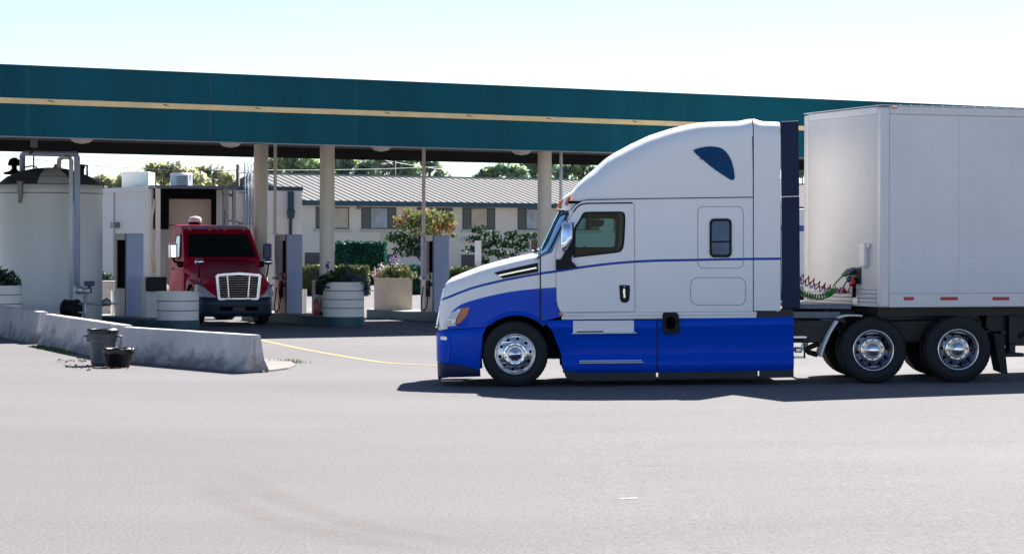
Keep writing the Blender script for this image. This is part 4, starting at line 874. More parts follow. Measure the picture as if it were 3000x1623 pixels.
# ---------------------------------------------------------------- big blue and white sleeper tractor
TW = 2.55; TY = 36.0
ROOT = Vector((2.6, TY+TW/2, 0))
def Q(px, py, off, far=False):
    v = P(px, py, TY); v.y = TY+(TW-off if far else off); return v
def TC(px, py, off):                     # point seen at this pixel although it lies further in
    return P(px, py, TY+off)
def paint(name, stripe=True, lower=True, base=(0.88, 0.87, 0.86)):
    m, nt, b = nmat(name); N, L = nt.nodes.new, nt.links.new
    tc = N('ShaderNodeTexCoord'); sx = N('ShaderNodeSeparateXYZ'); L(tc.outputs['Object'], sx.inputs[0])
    X0, X1 = P(1260, 800, TY).x-ROOT.x, P(2320, 800, TY).x-ROOT.x; Z0, Z1 = 0.5, 2.2
    mr = N('ShaderNodeMapRange'); mr.inputs['From Min'].default_value = X0; mr.inputs['From Max'].default_value = X1; L(sx.outputs['X'], mr.inputs['Value'])
    def curve(pts):
        fc = N('ShaderNodeFloatCurve'); cv = fc.mapping.curves[0]
        pp = []
        for px, py in pts:
            v = P(px, py, TY); pp.append((min(1, max(0, (v.x-ROOT.x-X0)/(X1-X0))), min(1, max(0, (v.z-Z0)/(Z1-Z0)))))
        cv.points[0].location = pp[0]; cv.points[1].location = pp[-1]
        for q in pp[1:-1]: cv.points.new(*q)
        for q in cv.points: q.handle_type = 'AUTO' if len(pp) > 2 else 'VECTOR'
        fc.mapping.update(); L(mr.outputs['Result'], fc.inputs['Value'])
        z = N('ShaderNodeMapRange'); z.inputs['To Min'].default_value = Z0; z.inputs['To Max'].default_value = Z1; L(fc.outputs['Value'], z.inputs['Value']); return z.outputs['Result']
    col = N('ShaderNodeRGB'); col.outputs[0].default_value = (*base, 1); c = col.outputs[0]
    def over(c, fac, rgb):
        mx = N('ShaderNodeMixRGB'); L(fac, mx.inputs['Fac']); L(c, mx.inputs['Color1']); mx.inputs['Color2'].default_value = (*rgb, 1); return mx.outputs['Color']
    if stripe:
        s = curve([(1270, 886), (1296, 878), (1349, 857), (1388.5, 843), (1451, 827), (1504, 815.7), (1578, 802.5), (1629, 795), (1736.7, 778.8), (1857, 767), (2044.6, 761.5), (2150, 759.5), (2310, 758)])
        d = N('ShaderNodeMath'); d.operation = 'SUBTRACT'; L(sx.outputs['Z'], d.inputs[0]); L(s, d.inputs[1])
        a = N('ShaderNodeMath'); a.operation = 'ABSOLUTE'; L(d.outputs[0], a.inputs[0])
        lt = N('ShaderNodeMath'); lt.operation = 'LESS_THAN'; lt.inputs[1].default_value = 0.019; L(a.outputs[0], lt.inputs[0])
        c = over(c, lt.outputs[0], (0.006, 0.06, 0.38))
    if lower:
        s = curve([(1265, 985), (1300, 980), (1312, 950), (1322, 916), (1337, 902), (1352, 892), (1405, 875), (1451, 863.6), (1504, 853.7), (1580, 845.4), (1629, 842), (2310, 842)])
        lt = N('ShaderNodeMath'); lt.operation = 'LESS_THAN'; L(sx.outputs['Z'], lt.inputs[0]); L(s, lt.inputs[1])
        xl = N('ShaderNodeMath'); xl.operation = 'LESS_THAN'; L(sx.outputs['X'], xl.inputs[0]); xl.inputs[1].default_value = P(1643, 900, TY).x-ROOT.x
        an = N('ShaderNodeMath'); an.operation = 'MULTIPLY'; L(lt.outputs[0], an.inputs[0]); L(xl.outputs[0], an.inputs[1])
        c = over(c, an.outputs[0], BLUE)
    L(c, b.inputs['Base Color']); b.inputs['Roughness'].default_value = 0.3; b.inputs['Specular IOR Level'].default_value = SPECW
    b.inputs['Coat Weight'].default_value = COATW; b.inputs['Coat Roughness'].default_value = 0.03
    n2 = N('ShaderNodeTexNoise'); n2.inputs['Scale'].default_value = 1.6; n2.inputs['Detail'].default_value = 1; L(tc.outputs['Object'], n2.inputs['Vector'])
    bp = N('ShaderNodeBump'); bp.inputs['Strength'].default_value = 0.12; bp.inputs['Distance'].default_value = 0.05; L(n2.outputs['Fac'], bp.inputs['Height']); L(bp.outputs['Normal'], b.inputs['Coat Normal'])
    return m
BLUE = (0.0, 0.068, 0.57); COATW = 0.15; SPECW = 0.15
M['paint'] = paint('two_tone_paint'); M['paint_door'] = paint('door_paint', True, False); M['paint_white'] = paint('white_gloss', False, False)
COATW = 0.06; SPECW = 0.08
M['paint_blue'] = paint('blue_gloss', False, False, BLUE)
M['glass'] = glassmat('tinted_glass', (0.40, 0.62, 0.62), 0.35, 0.0)
M['glass_ws'] = glassmat('windshield_glass', (0.16, 0.30, 0.40), 1.0, 0.13, gcol=(0.55, 0.78, 1.0))
M['glass_dark'] = mat('dark_tint_glass', (0.0, 0.048, 0.15), 0.08, spec=0.06)
M['chrome'] = mat('chrome', (0.82, 0.83, 0.85), 0.09, 1.0); M['dish'] = mat('polished_dish', (0.22, 0.24, 0.30), 0.12, 1.0); M['step'] = mat('step_metal', (0.75, 0.77, 0.8), 0.35, 0.2)  # dish colour darkened to imitate dark reflections in the rear rims
M['hubring'] = mat('hub_ring_metal', (0.78, 0.70, 0.60), .22, 1.0)
M['alu'] = mat('polished_aluminium', (0.62, 0.63, 0.67), 0.22, 1.0, var=0.06, vscale=6)
M['rail'] = mat('trailer_rail', (0.72, 0.70, 0.69), 0.42, 0.1, var=0.05, vscale=3)
M['navy_trim'] = mat('navy_trim', (0.010, 0.020, 0.060), 0.45, var=0.1, spec=0.2)
M['gap'] = mat('panel_gap', (0.02, 0.02, 0.025), 0.7)
M['amber'] = mat('amber_lens', (0.55, 0.17, 0.06), 0.25, coat=0.5)
M['lens_clear'] = mat('headlight_lens', (0.62, 0.66, 0.72), 0.1, 0.15, coat=0.5)
M['chassis'] = mat('chassis_black', (0.016, 0.016, 0.019), 0.5, var=0.3, vscale=4)
M['deck_grey'] = mat('deck_plate', (0.12, 0.14, 0.18), 0.4, 0.6, var=0.2, vscale=6)
T = thing('semi_truck', 'blue and white sleeper semi truck pulling the white trailer', 'semi truck', tuple(ROOT))
def both(name, build, m, bevel=0, label=None, parent=None, **k):
    out = []
    for far in (False, True):
        b = MB(); build(b, lambda x, y, o, far=far: Q(x, y, o, far)); out.append(part(name, b, m, parent or T, bevel=bevel, label=label, **k))
    return out
def shell(cols, top=True, nsh=7, nside=8, crown=0.03):
    rows = []
    for px, yt, yb, base, Rr in cols:
        H = (yb-yt)*TY/F; Rr = min(Rr, H*0.85); near = []
        for k in range(nside):
            py = lerp(yb, yt+Rr*F/TY, k/nside); near.append((py, base))
        for k in range(nsh+1):
            th = R(90)*(1-k/nsh); near.append((yt+Rr*(1-math.cos(th))*F/TY, base+Rr*(1-math.sin(th))))
        row = [Q(px, y, o) for y, o in near]
        if top:
            e = near[-1][1]
            for k in (1, 2, 3):
                o = lerp(e, TW-e, k/4); v = Q(px, yt, 0); v.y = TY+o; v.z += crown*(1-((k-2)/2)**2); row.append(v)
        row += [Q(px, y, o, True) for y, o in reversed(near)]
        rows.append(row)
    return rows
def dense(tab, step):
    xs = [];
    for a, c in zip(tab, tab[1:]):
        n = max(1, int((c-a)/step)); xs += [a+(c-a)*k/n for k in range(n)]
    return xs+[tab[-1]]
# hood
AX, AY = 1513, 1039
def arch(px, r): 
    d = r*r-(px-AX)**2
    return AY-math.sqrt(d) if d > 0 else AY
HT = [(1279, 938), (1283, 912), (1288, 889), (1295, 862), (1303, 836), (1310, 827), (1319, 822), (1349, 809), (1405, 787.7), (1451, 774.5), (1504, 761), (1553, 750.4), (1582, 746)]
HB = [(1279, 0.95), (1280.5, 0.8), (1283, 0.62), (1288, .47), (1295, .36), (1303, .29), (1319, .23), (1349, .16), (1451, .085), (1582, .055)]
cols = []
for px in dense([1279, 1280.5, 1283, 1288, 1295, 1303, 1319, 1349, 1405, 1425, 1451, 1504, 1553, 1582], 9):
    yb = interp([(1279, 973), (1299, 967), (1352, 963.5), (1424, 959)], px) if px <= 1424 else arch(px, 119)
    cols.append((px, interp(HT, px), yb, interp(HB, px), interp([(1279, .05), (1303, .16), (1349, .22), (1582, .16)], px)))
b = MB(); b.grid(shell(cols)); hood = part('hood', b, M['paint'], T)
fr0 = cols[0]; b = MB(); b.quad(Q(1279.2, fr0[1], 0.95), Q(1279.2, fr0[1], 0.95, True), Q(1279.2, 973, 0.95, True), Q(1279.2, 973, .95)); part('nose_cap', b, M['paint'], hood)
# wheel arch lip, painted, slightly proud
def lip(b, q):
    ri = [q(AX+118.5*math.cos(a), AY-118.5*math.sin(a), 0.03) for a in [R(42+88*k/30) for k in range(31)]]
    rows = []
    for r, o in ((127, 0.052), (124, 0.02), (118, 0.01), (114, 0.03), (113.5, 0.16)):
        rows.append([q(AX+r*math.cos(a), AY-r*math.sin(a), o+interp([(1430, .04), (1560, .015)], AX+r*math.cos(a))) for a in [R(46+87*k/30) for k in range(31)]])
    b.grid(rows)
both('fender_lip', lip, M['paint_blue'], parent=hood)
# black wheel liner, tunnel across
def liner(b, q):
    rows = []
    for o in (0.12, 0.75):
        rows.append([q(AX+(112 if o < .3 else 108)*math.cos(a), AY-(112 if o < .3 else 108)*math.sin(a), o) for a in [R(-8+196*k/24) for k in range(25)]])
    b.grid(rows)
    b.plate([(AX+109*math.cos(R(-8+196*k/24)), AY-109*math.sin(R(-8+196*k/24))) for k in range(25)], [], q, 0.74, 0.76)
both('wheel_liner', liner, M['void'])
b = MB(); b.box(Q(1300, 0, 0).x, Q(1420, 0, 0).x, TY+.45, TY+TW-.45, 0.55, 1.1); part('radiator', b, M['void'], T)
# grille
gt, gb = (1299.5, 846), (1276.5, 966)
def gpt(t, o, f=0): return Q(lerp(gt[0], gb[0], t)-2.2-f, lerp(gt[1], gb[1], t), o)
b = MB(); w0, w1 = 0.62, TW-0.62
def gbar(b, t0, t1, o0, o1, f0, f1): b.hexa([gpt(t1, o0, f0), gpt(t1, o1, f0), gpt(t1, o1, f1), gpt(t1, o0, f1)], [gpt(t0, o0, f0), gpt(t0, o1, f0), gpt(t0, o1, f1), gpt(t0, o0, f1)])
gbar(b, 0, .07, w0, w1, -4, 2.5); gbar(b, .93, 1, w0, w1, -4, 2.5); gbar(b, .072, .928, w0, w0+.08, -4, 2.5); gbar(b, .072, .928, w1-.08, w1, -4, 2.5)
gr = part('grille', b, M['chrome'], T, bevel=0.012)
b = MB()
for k in range(9): gbar(b, .11+.09*k, .135+.09*k, w0+.083, w1-.083, -3.5, 1.2)
part('slat', b, M['chrome'], gr)
b = MB(); gbar(b, .072, .928, w0+.082, w1-.082, -14, -4.2); part('mesh_panel', b, M['void'], gr)
# bumper
BC = [(1275.2, 0.85), (1275.6, 0.62), (1277, .46), (1281, .34), (1290, .23), (1303, .155), (1330, .095), (1365, .065), (1405, .05), (1424, .05)]
def bump_cols(tops, bots, xs):
    near = []
    for px in xs: near.append((px, interp(tops, px), interp(bots, px), interp(BC, px)))
    return near
def wrap(near, prof):
    rows = []
    for far, seq in ((False, list(reversed(near))), (True, near)):
        for px, yt, yb, o in seq: rows.append([Q(px+dx, lerp(yt, yb, t), o+do, far) for t, dx, do in prof])
    return rows
xsB = dense([1275.2, 1275.6, 1277, 1281, 1290, 1303, 1330, 1365, 1405, 1424], 8)
top = [(1275, 976), (1299, 968.5), (1352, 965), (1424, 960)]
bot = [(1275, 1064), (1314, 1068), (1329, 1066.5), (1405, 1086), (1407, 1010), (1412, 985), (1418, 972), (1424, 962.5)]
b = MB(); b.grid(wrap(bump_cols(top, bot, xsB), [(0, 1.5, .03), (.03, 0, 0.004), (.12, -.8, -.004), (.5, 0, 0), (.92, 0, 0), (1, 1, .02)])); bumper = part('bumper', b, M['paint_blue'], T)
b = MB(); b.grid(wrap(bump_cols([(1275, 1058), (1314, 1062), (1329, 1060), (1405, 1079)], [(1275, 1109), (1288, 1111), (1311, 1107), (1405, 1103.5)], [x for x in xsB if x <= 1405]), [(0, 2, .03), (.16, 2, 0.014), (.9, 3, 0.015), (1, 3.5, .03)])); part('air_dam', b, M['navy_trim'], T)
def cor(b, q):
    pts = [(1283, 982), (1306, 975), (1317, 978), (1319, 1010), (1314, 1060), (1308, 1065), (1288, 1064), (1282, 1050)]
    b.plate(pts, [], lambda x, y, t: q(x, y, interp(BC, x)+t), -0.016, 0.02)
both('corner_panel', cor, M['paint_blue'], parent=bumper, bevel=0.006)
def fog(b, q): b.plate(rrect(1289, 986, 1309, 998, 5), [], lambda x, y, t: q(x, y, interp(BC, x)+t), -0.022, -.012)
both('fog_light', fog, M['chrome'], parent=bumper)
b = MB(); b.plate([(1281, 1108), (1293, 1110), (1290, 1116), (1284, 1115)], [], lambda x, y, t: Q(x, y, t), .3, TW-.3); part('chin_spoiler', b, M['black'], T)
# headlights
def hoff(x): return interp(HB, x)
def headl(b, q):
    b.plate([(1299, 961), (1306, 941), (1322, 918), (1338, 908), (1350, 903), (1347, 916), (1337, 934), (1333, 949), (1338, 955)], [], lambda x, y, t: q(x, y, hoff(x)+t), -0.022, 0.01)
hl = both('headlight', headl, M['lens_clear'], bevel=0.008)
for i, far in enumerate((False, True)):
    b = MB(); b.plate([(1351, 903), (1377, 899.5), (1368, 926), (1346, 949), (1335, 949), (1339, 935), (1348, 917)], [], lambda x, y, t: Q(x, y, hoff(x)+t, far), -0.022, 0.01); part('turn_signal', b, M['amber'], hl[i], bevel=0.006)
    b = MB(); b.plate([(1336, 952), (1347, 951), (1366, 931), (1366, 957), (1340, 958.5)], [], lambda x, y, t: Q(x, y, hoff(x)+t, far), -0.014, 0.01); part('side_reflector', b, M['paint_blue'], hl[i])
    b = MB(); v = Q(1318, 938, hoff(1318)-0.005, far); b.ell(v, (.03, .02, .035)); part('projector', b, M['chrome'], hl[i])
# hood side vent
def vent(b, q): b.plate([(1448, 799), (1471, 793), (1530, 780), (1576, 770), (1577, 797), (1530, 805), (1474, 816)], [], lambda x, y, t: q(x, y, hoff(x)+t), -0.014, 0.02)
hv = both('hood_vent', vent, M['black'], bevel=0.004)
for i, far in enumerate((False, True)):
    b = MB(); b.line([(1461, 807.5), (1510, 797), (1572, 784.5)], 4.2, lambda x, y, t: Q(x, y, hoff(x)+t, far), -0.03, -.0145); part('trim_bar', b, M['chrome'], hv[i])
both('hood_seam', lambda b, q: b.line([(1583.5, 748), (1583.5, 800), (1584, 850), (1584, 940)], 2.6, q, 0.03, 0.06), M['gap'])
# cab and sleeper
WIN = spline([(1679.5, 752), (1680.2, 700), (1681, 672), (1690, 655), (1700, 638.5), (1708, 625), (1718, 620.6), (1765, 620), (1816, 619.6), (1828, 623), (1832.4, 634), (1832, 670), (1829, 715), (1823, 733), (1810, 740.5), (1760, 746.5), (1690, 754.5), (1682, 755)], 3, True)
WIN = [(p.x, p.y) for p in [v.to_2d() if len(v) > 2 else v for v in WIN]]
wc = (1757, 688)
def grow(pts, k, c): return [(c[0]+(x-c[0])*(1+k/abs(max(20, math.hypot(x-c[0], y-c[1])))), c[1]+(y-c[1])*(1+k/abs(max(20, math.hypot(x-c[0], y-c[1]))))) for x, y in pts]
SLW = rrect(2079, 640.5, 2144, 754.5, 14)
def cabside(b, q):
    outer = [(1670, 619), (1689, 600), (1708, 589.5), (1722, 587.5), (1900, 583.5), (2207, 579.5), (2207, 912), (1925, 914.6), (1660, 916.5), (1645, 920), (1640, 929), (1592, 940), (1586, 938), (1585.5, 752), (1594, 749), (1617, 740), (1635, 703), (1664, 646)]
    b.plate(outer, [grow(WIN, 5, wc)], lambda x, y, t: q(x, y, t), 0.012, 0.07)
cab = both('cab_body', cabside, M['paint'], bevel=0.006)
DOOR = [(1628.5, 742), (1634, 718), (1641, 699), (1655, 670), (1668.5, 643), (1679, 624), (1688, 611.5), (1697, 602.5), (1706, 599), (1720, 597), (1853, 595.5), (1857.5, 600), (1858, 700), (1860, 912), (1648, 914.5), (1641.5, 911), (1634.5, 896), (1631.5, 880), (1629.5, 800)]
doors = both('door', lambda b, q: b.plate(DOOR, [WIN], q, 0.0, 0.05), M['paint_door'], bevel=0.007)
both('door_top_seam', lambda b, q: b.line([(1680, 622), (1688, 611), (1697, 602.5), (1706, 599), (1720, 596.5), (1853, 595)], 4.2, q, -0.002, 0.003), M['gap'])
both('door_seam', lambda b, q: b.line(DOOR, 2.2, q, 0.004, 0.03, True), M['gap'])
wi = grow(WIN, -7, wc); wi2 = grow(WIN, -1, wc)
for i, far in enumerate((False, True)):
    b = MB(); b.plate(wi2, [wi], lambda x, y, t: Q(x, y, t, far), 0.008, 0.04); wf = part('window_seal', b, M['black'], doors[i])
    b = MB(); b.plate(wi, [], lambda x, y, t: Q(x, y, t, far), 0.022, None); part('window', b, M['glass'], doors[i])
    b = MB(); b.plate([(1814, 836), (1829, 834.5), (1845.5, 836.5), (1846, 850), (1844, 878), (1838, 885.5), (1830, 887), (1821, 885), (1817, 878)], [], lambda x, y, t: Q(x, y, t, far), -0.008, -0.001); dh = part('handle', b, M['black'], doors[i], bevel=0.005)
    b = MB(); b.line([(1829.5, 845), (1828.5, 858), (1829.5, 874)], 6.5, lambda x, y, t: Q(x, y, t, far), -0.03, -0.009); part('grip', b, M['chrome'], dh, bevel=0.008)
    b = MB(); v = Q(1829.5, 840, -0.012, far); b.ell(v, (.012, .006, .012)); part('lock', b, M['chrome'], dh)
# inner door trim narrows the opening
wt_ = [(x+(max(0, 672-y)*.35 if x < 1750 else 0), y) for x, y in rrect(1695, 636, 1827, 725, 12)]
b = MB(); b.plate(grow(WIN, 4, wc), [wt_], lambda x, y, t: Q(x, y, t, True), 0.06, 0.072); part('door_trim', b, M['void'], doors[1])
# interior
b = MB()
x0, x1 = Q(1600, 0, 0).x, Q(1866, 0, 0).x
b.box(x0, Q(2200, 0, 0).x, TY+.075, TY+TW-.075, Q(0, 912, 0).z-.02, Q(0, 905, 0).z); b.box(Q(1668, 0, 0).x, Q(2200, 0, 0).x, TY+.075, TY+TW-.075, Q(1700, 596, 0).z, Q(1700, 589, 0).z)
b.box(x1, x1+.04, TY+.075, TY+TW-.075, Q(0, 905, 0).z, Q(0, 596, 0).z); b.box(Q(1612, 0, 0).x, Q(1655, 0, 0).x, TY+.075, TY+TW-.075, Q(0, 905, 0).z, Q(0, 752, 0).z)
part('interior', b, M['void'], T)
M['seat'] = mat('seat_fabric', (0.03, 0.035, 0.04), 0.9)
for o in (0.35, TW-0.95):
    b = MB(); xa, xb = Q(1795, 0, 0).x, Q(1845, 0, 0).x
    b.box(xa-.25, xb, TY+o, TY+o+.6, Q(0, 850, 0).z, Q(0, 805, 0).z); b.hexa([Vector((xb-.16, TY+o+.05, Q(0, 805, 0).z)), Vector((xb, TY+o+.05, Q(0, 805, 0).z)), Vector((xb, TY+o+.55, Q(0, 805, 0).z)), Vector((xb-.16, TY+o+.55, Q(0, 805, 0).z))], [Vector((xb-.05, TY+o+.12, Q(0, 715, 0).z)), Vector((xb+.08, TY+o+.12, Q(0, 715, 0).z)), Vector((xb+.08, TY+o+.48, Q(0, 715, 0).z)), Vector((xb-.05, TY+o+.48, Q(0, 715, 0).z))]); part('seat', b, M['seat'], T, bevel=0.03)
b = MB(); c = Q(1680, 745, .65); ax = Vector((-.5, 0, .85)).normalized(); a_ = Vector((0, 1, 0)); b_ = ax.cross(a_)
b.tube([c+(a_*math.cos(2*math.pi*k/20)+b_*math.sin(2*math.pi*k/20))*.22 for k in range(21)], .016, 6, False); b.tube([c-a_*.22, c+a_*.22], .014, 6); part('steering_wheel', b, M['black'], T)
b = MB(); b.plate([(1742, 640), (1788, 640), (1786, 658), (1765, 662), (1744, 658)], [], lambda x, y, t: Q(x, y, t), TW-.2, TW-.18); part('sun_visor', b, M['pale_concrete'], T, label='pale sun visor on the far side')
b = MB(); b.tube(spline([Q(1728, 622, .5), Q(1728, 640, .5), Q(1725, 668, .5)], 5), 0.02, 6); b.plate([(1720, 636), (1731, 636), (1733, 673), (1718, 673)], [], lambda x, y, t: Q(x, y, t), .5, .55); b.tube([Vector((Q(1734+8*math.cos(k*.3), 655+11*math.sin(k*.3), .5))) for k in range(22)], .01, 5, False); part('cab_radio', b, M['black'], T)
# windshield
NE = [(0, (1590, 748)), (.05, (1606, 743)), (.12, (1617, 736)), (.33, (1635, 700)), (.78, (1663.5, 645)), (.93, (1671, 623)), (1, (1668, 617.5))]
rows = []
for k in range(13):
    v = k/12; e = (interp([(a, p[0]) for a, p in NE], v), interp([(a, p[1]) for a, p in NE], v)); E = Q(e[0], e[1], 0.06)
    Cn = TC(lerp(1577, 1637, v), lerp(741, 619, v), 0.95)
    row = []
    for j in range(-10, 11):
        u = j/10; t = abs(u)**2.6; p = Vector((lerp(Cn.x, E.x, t), TY+TW/2+u*(TW/2-.06), lerp(Cn.z, E.z, t))); row.append(p)
    rows.append(row)
b = MB(); b.grid(rows); ws = part('windshield', b, M['glass_ws'], T)
for j0, j1 in ((4, 11), (11, 18)):
    b = MB(); b.tube([rows[0][j0]+Vector((-.03, 0, .03)), rows[1][(j0+j1)//2]+Vector((-.03, 0, .01)), rows[1][j1]+Vector((-.03, 0, .02))], .014, 6); part('wiper', b, M['black'], ws)
b = MB(); b.grid([[p+Vector((.0, 0, .005)) for p in rows[0]], [p+Vector((-.12, 0, -.06)) for p in rows[0]]]); part('cowl_panel', b, M['black'], T)
b = MB(); b.tube([r_[1]+Vector((0.0, -.012, 0)) for r_ in rows], .012, 6); b.tube([r_[-2]+Vector((0, .012, 0)) for r_ in rows], .012, 6); part('pillar_seal', b, M['gap'], ws)
b = MB(); b.tube(spline([Q(1560, 750, .5), Q(1563, 738, .5), Q(1570, 744, .5)], 4), .02, 6); b.ell(Q(1562, 742, .5), (.03, .05, .05)); part('hood_latch', b, M['chrome'], T)
# roof fairing
FT = [(1638, 611), (1641, 604), (1648, 590), (1655, 580), (1666, 570), (1681, 561.5), (1694, 544), (1720, 517.7), (1745, 497), (1782.4, 463.6), (1807, 447), (1857, 420), (1911, 395), (1969.7, 376), (2011, 365.8), (2053, 358), (2082, 355.4), (2173.6, 353), (2190, 350), (2206, 346.5)]
FB = [(1638, 613), (1655, 615.5), (1668, 617.5), (1672, 616), (1687, 600.5), (1706, 589), (1720, 586), (1900, 581), (2206, 577)]
cols = []
for px in dense([x for x, _ in FT], 14):
    cols.append((px, interp(FT, px), interp(FB, px), interp([(1638, .8), (1641, .55), (1648, .36), (1655, .26), (1666, .16), (1681, .1), (1720, .06), (1800, .03), (1900, .012), (2206, .006)], px), interp([(1638, .06), (1655, .12), (1681, .28), (1745, .42), (1857, .40), (2053, .30), (2206, .26)], px)))
b = MB(); b.grid(shell(cols)); roof = part('roof_fairing', b, M['paint_white'], T)
both('roof_seam', lambda b, q: b.line([(1673, 614.5), (1680, 605), (1688, 598.7), (1697, 591.5), (1707, 588), (1722, 586), (1900, 582.2), (2207, 578)], 2.4, q, 0.0, 0.03), M['gap'])
fw = spline([(2033, 444), (2038, 437.8), (2060, 432), (2084, 429.6), (2111, 434), (2130, 449), (2144.5, 475), (2152, 512), (2151, 525), (2140, 526.5), (2094.5, 497), (2053, 463.6)], 4, True); fw = [(p.x, p.y) for p in fw]
both('fairing_window', lambda b, q: b.plate(fw, [], q, -0.006, 0.02), M['glass_dark'], bevel=0.003)
both('fairing_window_bar', lambda b, q: b.line([(2050, 467-0), (2134, 467)], 2, q, -0.009, -.0065), M['gap'])
for px, py, o in ((1669, 589, .13), (1651, 597, .42), (1649.5, 597, .75), (1648, 597, 1.1), (1649, 597, TW-.9), (1651, 597, TW-.42), (1669, 589, TW-.13)):
    v0 = Q(px-7, py+12.5, o-.02); v1 = Q(px+6, py-11.5, o+.0); b = MB()
    b.tube([v0+Vector((-.02, -.0, 0)), v1+Vector((-.02, -.0, 0.01))], 0.026, 8); part('marker_light', b, M['amber'], T)
# side extender
ET = [(2209, 346), (2219, 348), (2230, 352), (2240, 354), (2287, 356)]
cols = [(px, interp(ET, px), 910, .004, .24) for px in (2209, 2214, 2219, 2225, 2230, 2240, 2260, 2287)]
b = MB(); b.grid(shell(cols)); part('side_extender', b, M['paint_door'], T)
both('extender_seam', lambda b, q: b.line([(2205, 400), (2207.5, 560), (2208, 912)], 1.6, q, 0.0015, 0.03), M['gap'])
def ext(b, q):
    b.plate([(2287, 357), (2340, 354.5), (2342, 573.5), (2290, 575.5)], [], q, 0.0, 0.06); b.plate([(2290, 578.5), (2342.5, 576.5), (2345, 903), (2292, 906)], [], q, 0.0, 0.06)
both('extender_flap', ext, M['navy_trim'], bevel=0.012)
both('flap_seam', lambda b, q: b.line([(2290, 577), (2342, 575.2)], 2.6, q, 0.012, 0.05), M['rail'])
b = MB(); b.box(Q(2286, 0, 0).x-.03, Q(2286, 0, 0).x, TY+.03, TY+TW-.03, Q(0, 905, 0).z, Q(0, 362, 0).z); part('rear_wall', b, M['paint_white'], T)
# sleeper side details
both('sleeper_window', lambda b, q: b.plate(SLW, [rrect(2086, 648, 2137, 746, 8)], q, -0.008, 0.012), M['black'], bevel=0.004)
both('sleeper_pane', lambda b, q: b.plate(rrect(2086, 648, 2137, 746, 8), [], q, 0.0, 0.012), mat('sleeper_glass', (0.03, 0.10, 0.20), 0.04, spec=0.3, var=.3, vscale=5))
both('sash_bar', lambda b, q: b.line([(2086, 709), (2137, 708)], 5, q, -0.006, -0.0005), M['black'])
M['hatch_gap'] = mat('hatch_gap', (0.20, 0.21, 0.23), 0.6)
both('sleeper_hatch', lambda b, q: b.line(rrect(2045, 605.5, 2178, 786, 17, 6), 1.6, q, 0.009, 0.02, True), M['hatch_gap'])
both('luggage_door', lambda b, q: b.line(rrect(2024, 813.5, 2185, 893.5, 20, 6), 1.6, q, 0.009, 0.02, True), M['hatch_gap'])
# sill, lower fairings, steps
def sill(b, q):
    rows = [[q(x, lerp(lerp(915.6, 911.5, t_), lerp(937, 931.5, t_), v), o) for v, o in ((0, .05), (.1, .012), (.45, .008), (.55, .03), (.95, .03), (1, .06))] for t_, x in [(k/6, lerp(1646, 2217, k/6)) for k in range(7)]]
    b.grid(rows, sm=False)
both('sill', sill, M['paint_white'])
FR = [(0, .035), (.05, .008), (.17, .0), (.2, .022), (.62, .034), (.70, .03), (.725, .006), (.9, .006), (.94, .02), (1, .06)]
LX = [(937, 1590), (948, 1600), (971, 1619.5), (990, 1630), (1010, 1639), (1050, 1647), (1093, 1650)]
def fair1(b, q):
    rows = []
    for v, o in FR:
        y = lerp(938.5, 1093, v); xl = interp(LX, y); rows.append([q(lerp(xl, 1923.5, k/8), y-1.5*k/8, o+(.05 if k == 0 else 0)) for k in range(9)])
    b.grid(rows)
def fair2(b, q):
    rows = []
    for v, o in FR: rows.append([q(lerp(1927, 2327, k/8), lerp(lerp(936, 1092, v), lerp(928.6, 1085, v), k/8), o+(.02 if k in (0, 8) else 0)) for k in range(9)])
    b.grid(rows)
both('step_fairing', fair1, M['paint_blue']); both('tank_fairing', fair2, M['paint_blue'])
both('fairing_seam', lambda b, q: b.line([(1925.3, 938), (1925.3, 1092)], 3.4, q, .04, .08), M['gap'])
both('toolbox_panel', lambda b, q: b.plate([(1679, 939.5), (1857.5, 938.3), (1858, 972.5), (1679.5, 974)], [], q, -0.010, 0.03), M['paint_white'], bevel=0.008)
both('step_ledge', lambda b, q: b.plate([(1676, 974.5), (1865, 972.8), (1865, 976), (1676, 977.8)], [], q, -0.05, 0.03), M['paint_white'], bevel=0.006)
both('step_recess', lambda b, q: b.plate([(1690, 970), (1768, 969), (1768, 972.5), (1690, 973.2)], [], q, -0.012, 0.0), M['gap'])
for ya, xe in ((1056.5, 1880), (1062, 1887)):
    both('entry_step', lambda b, q, ya=ya, xe=xe: b.plate([(1697, ya-1), (xe, ya-2.6), (xe, ya+.6), (1697, ya+2.2)], [], q, -0.035, 0.02), M['step'], bevel=0.006)
for poly in ([(1651, 1084), (1923.5, 1082.5), (1923.5, 1113), (1800, 1116), (1690, 1116.5), (1668, 1112), (1657, 1104)], [(1929, 1082.5), (2222, 1076.5), (2222, 1108), (1929, 1112.5)], [(2226, 1076.5), (2327, 1075), (2327, 1106), (2226, 1108)]):
    both('rubber_skirt', lambda b, q, poly=poly: b.plate(poly, [], q, 0.066, 0.085), M['chassis'])
fil = both('fuel_filler', lambda b, q: b.plate([(1943, 916.5), (1950, 915), (1980, 915), (1986, 918), (1991, 938), (1990, 968), (1985, 979), (1949, 979.5), (1943, 968), (1940, 940)], [], q, -0.014, 0.03), M['black'], bevel=0.006)
for i, far in enumerate((False, True)):
    b = MB(); v = Q(1965, 946, -.015, far); b.ell(v, (.075, .02, .1)); part('filler_cap', b, M['void'], fil[i])
both('extender_gap', lambda b, q: b.plate([(2217, 911), (2325, 907), (2325, 930), (2217, 931.5)], [], q, 0.06, 0.1), M['chassis'])
both('side_marker', lambda b, q: b.plate([(1637, 914), (1649, 918), (1651, 925), (1640, 926)], [], q, -0.01, 0.02), M['amber'], bevel=0.004)
both('marker_plate', lambda b, q: b.plate(rrect(1688, 917, 1702, 928, 2), [], q, -0.006, 0.02), M['galv'])
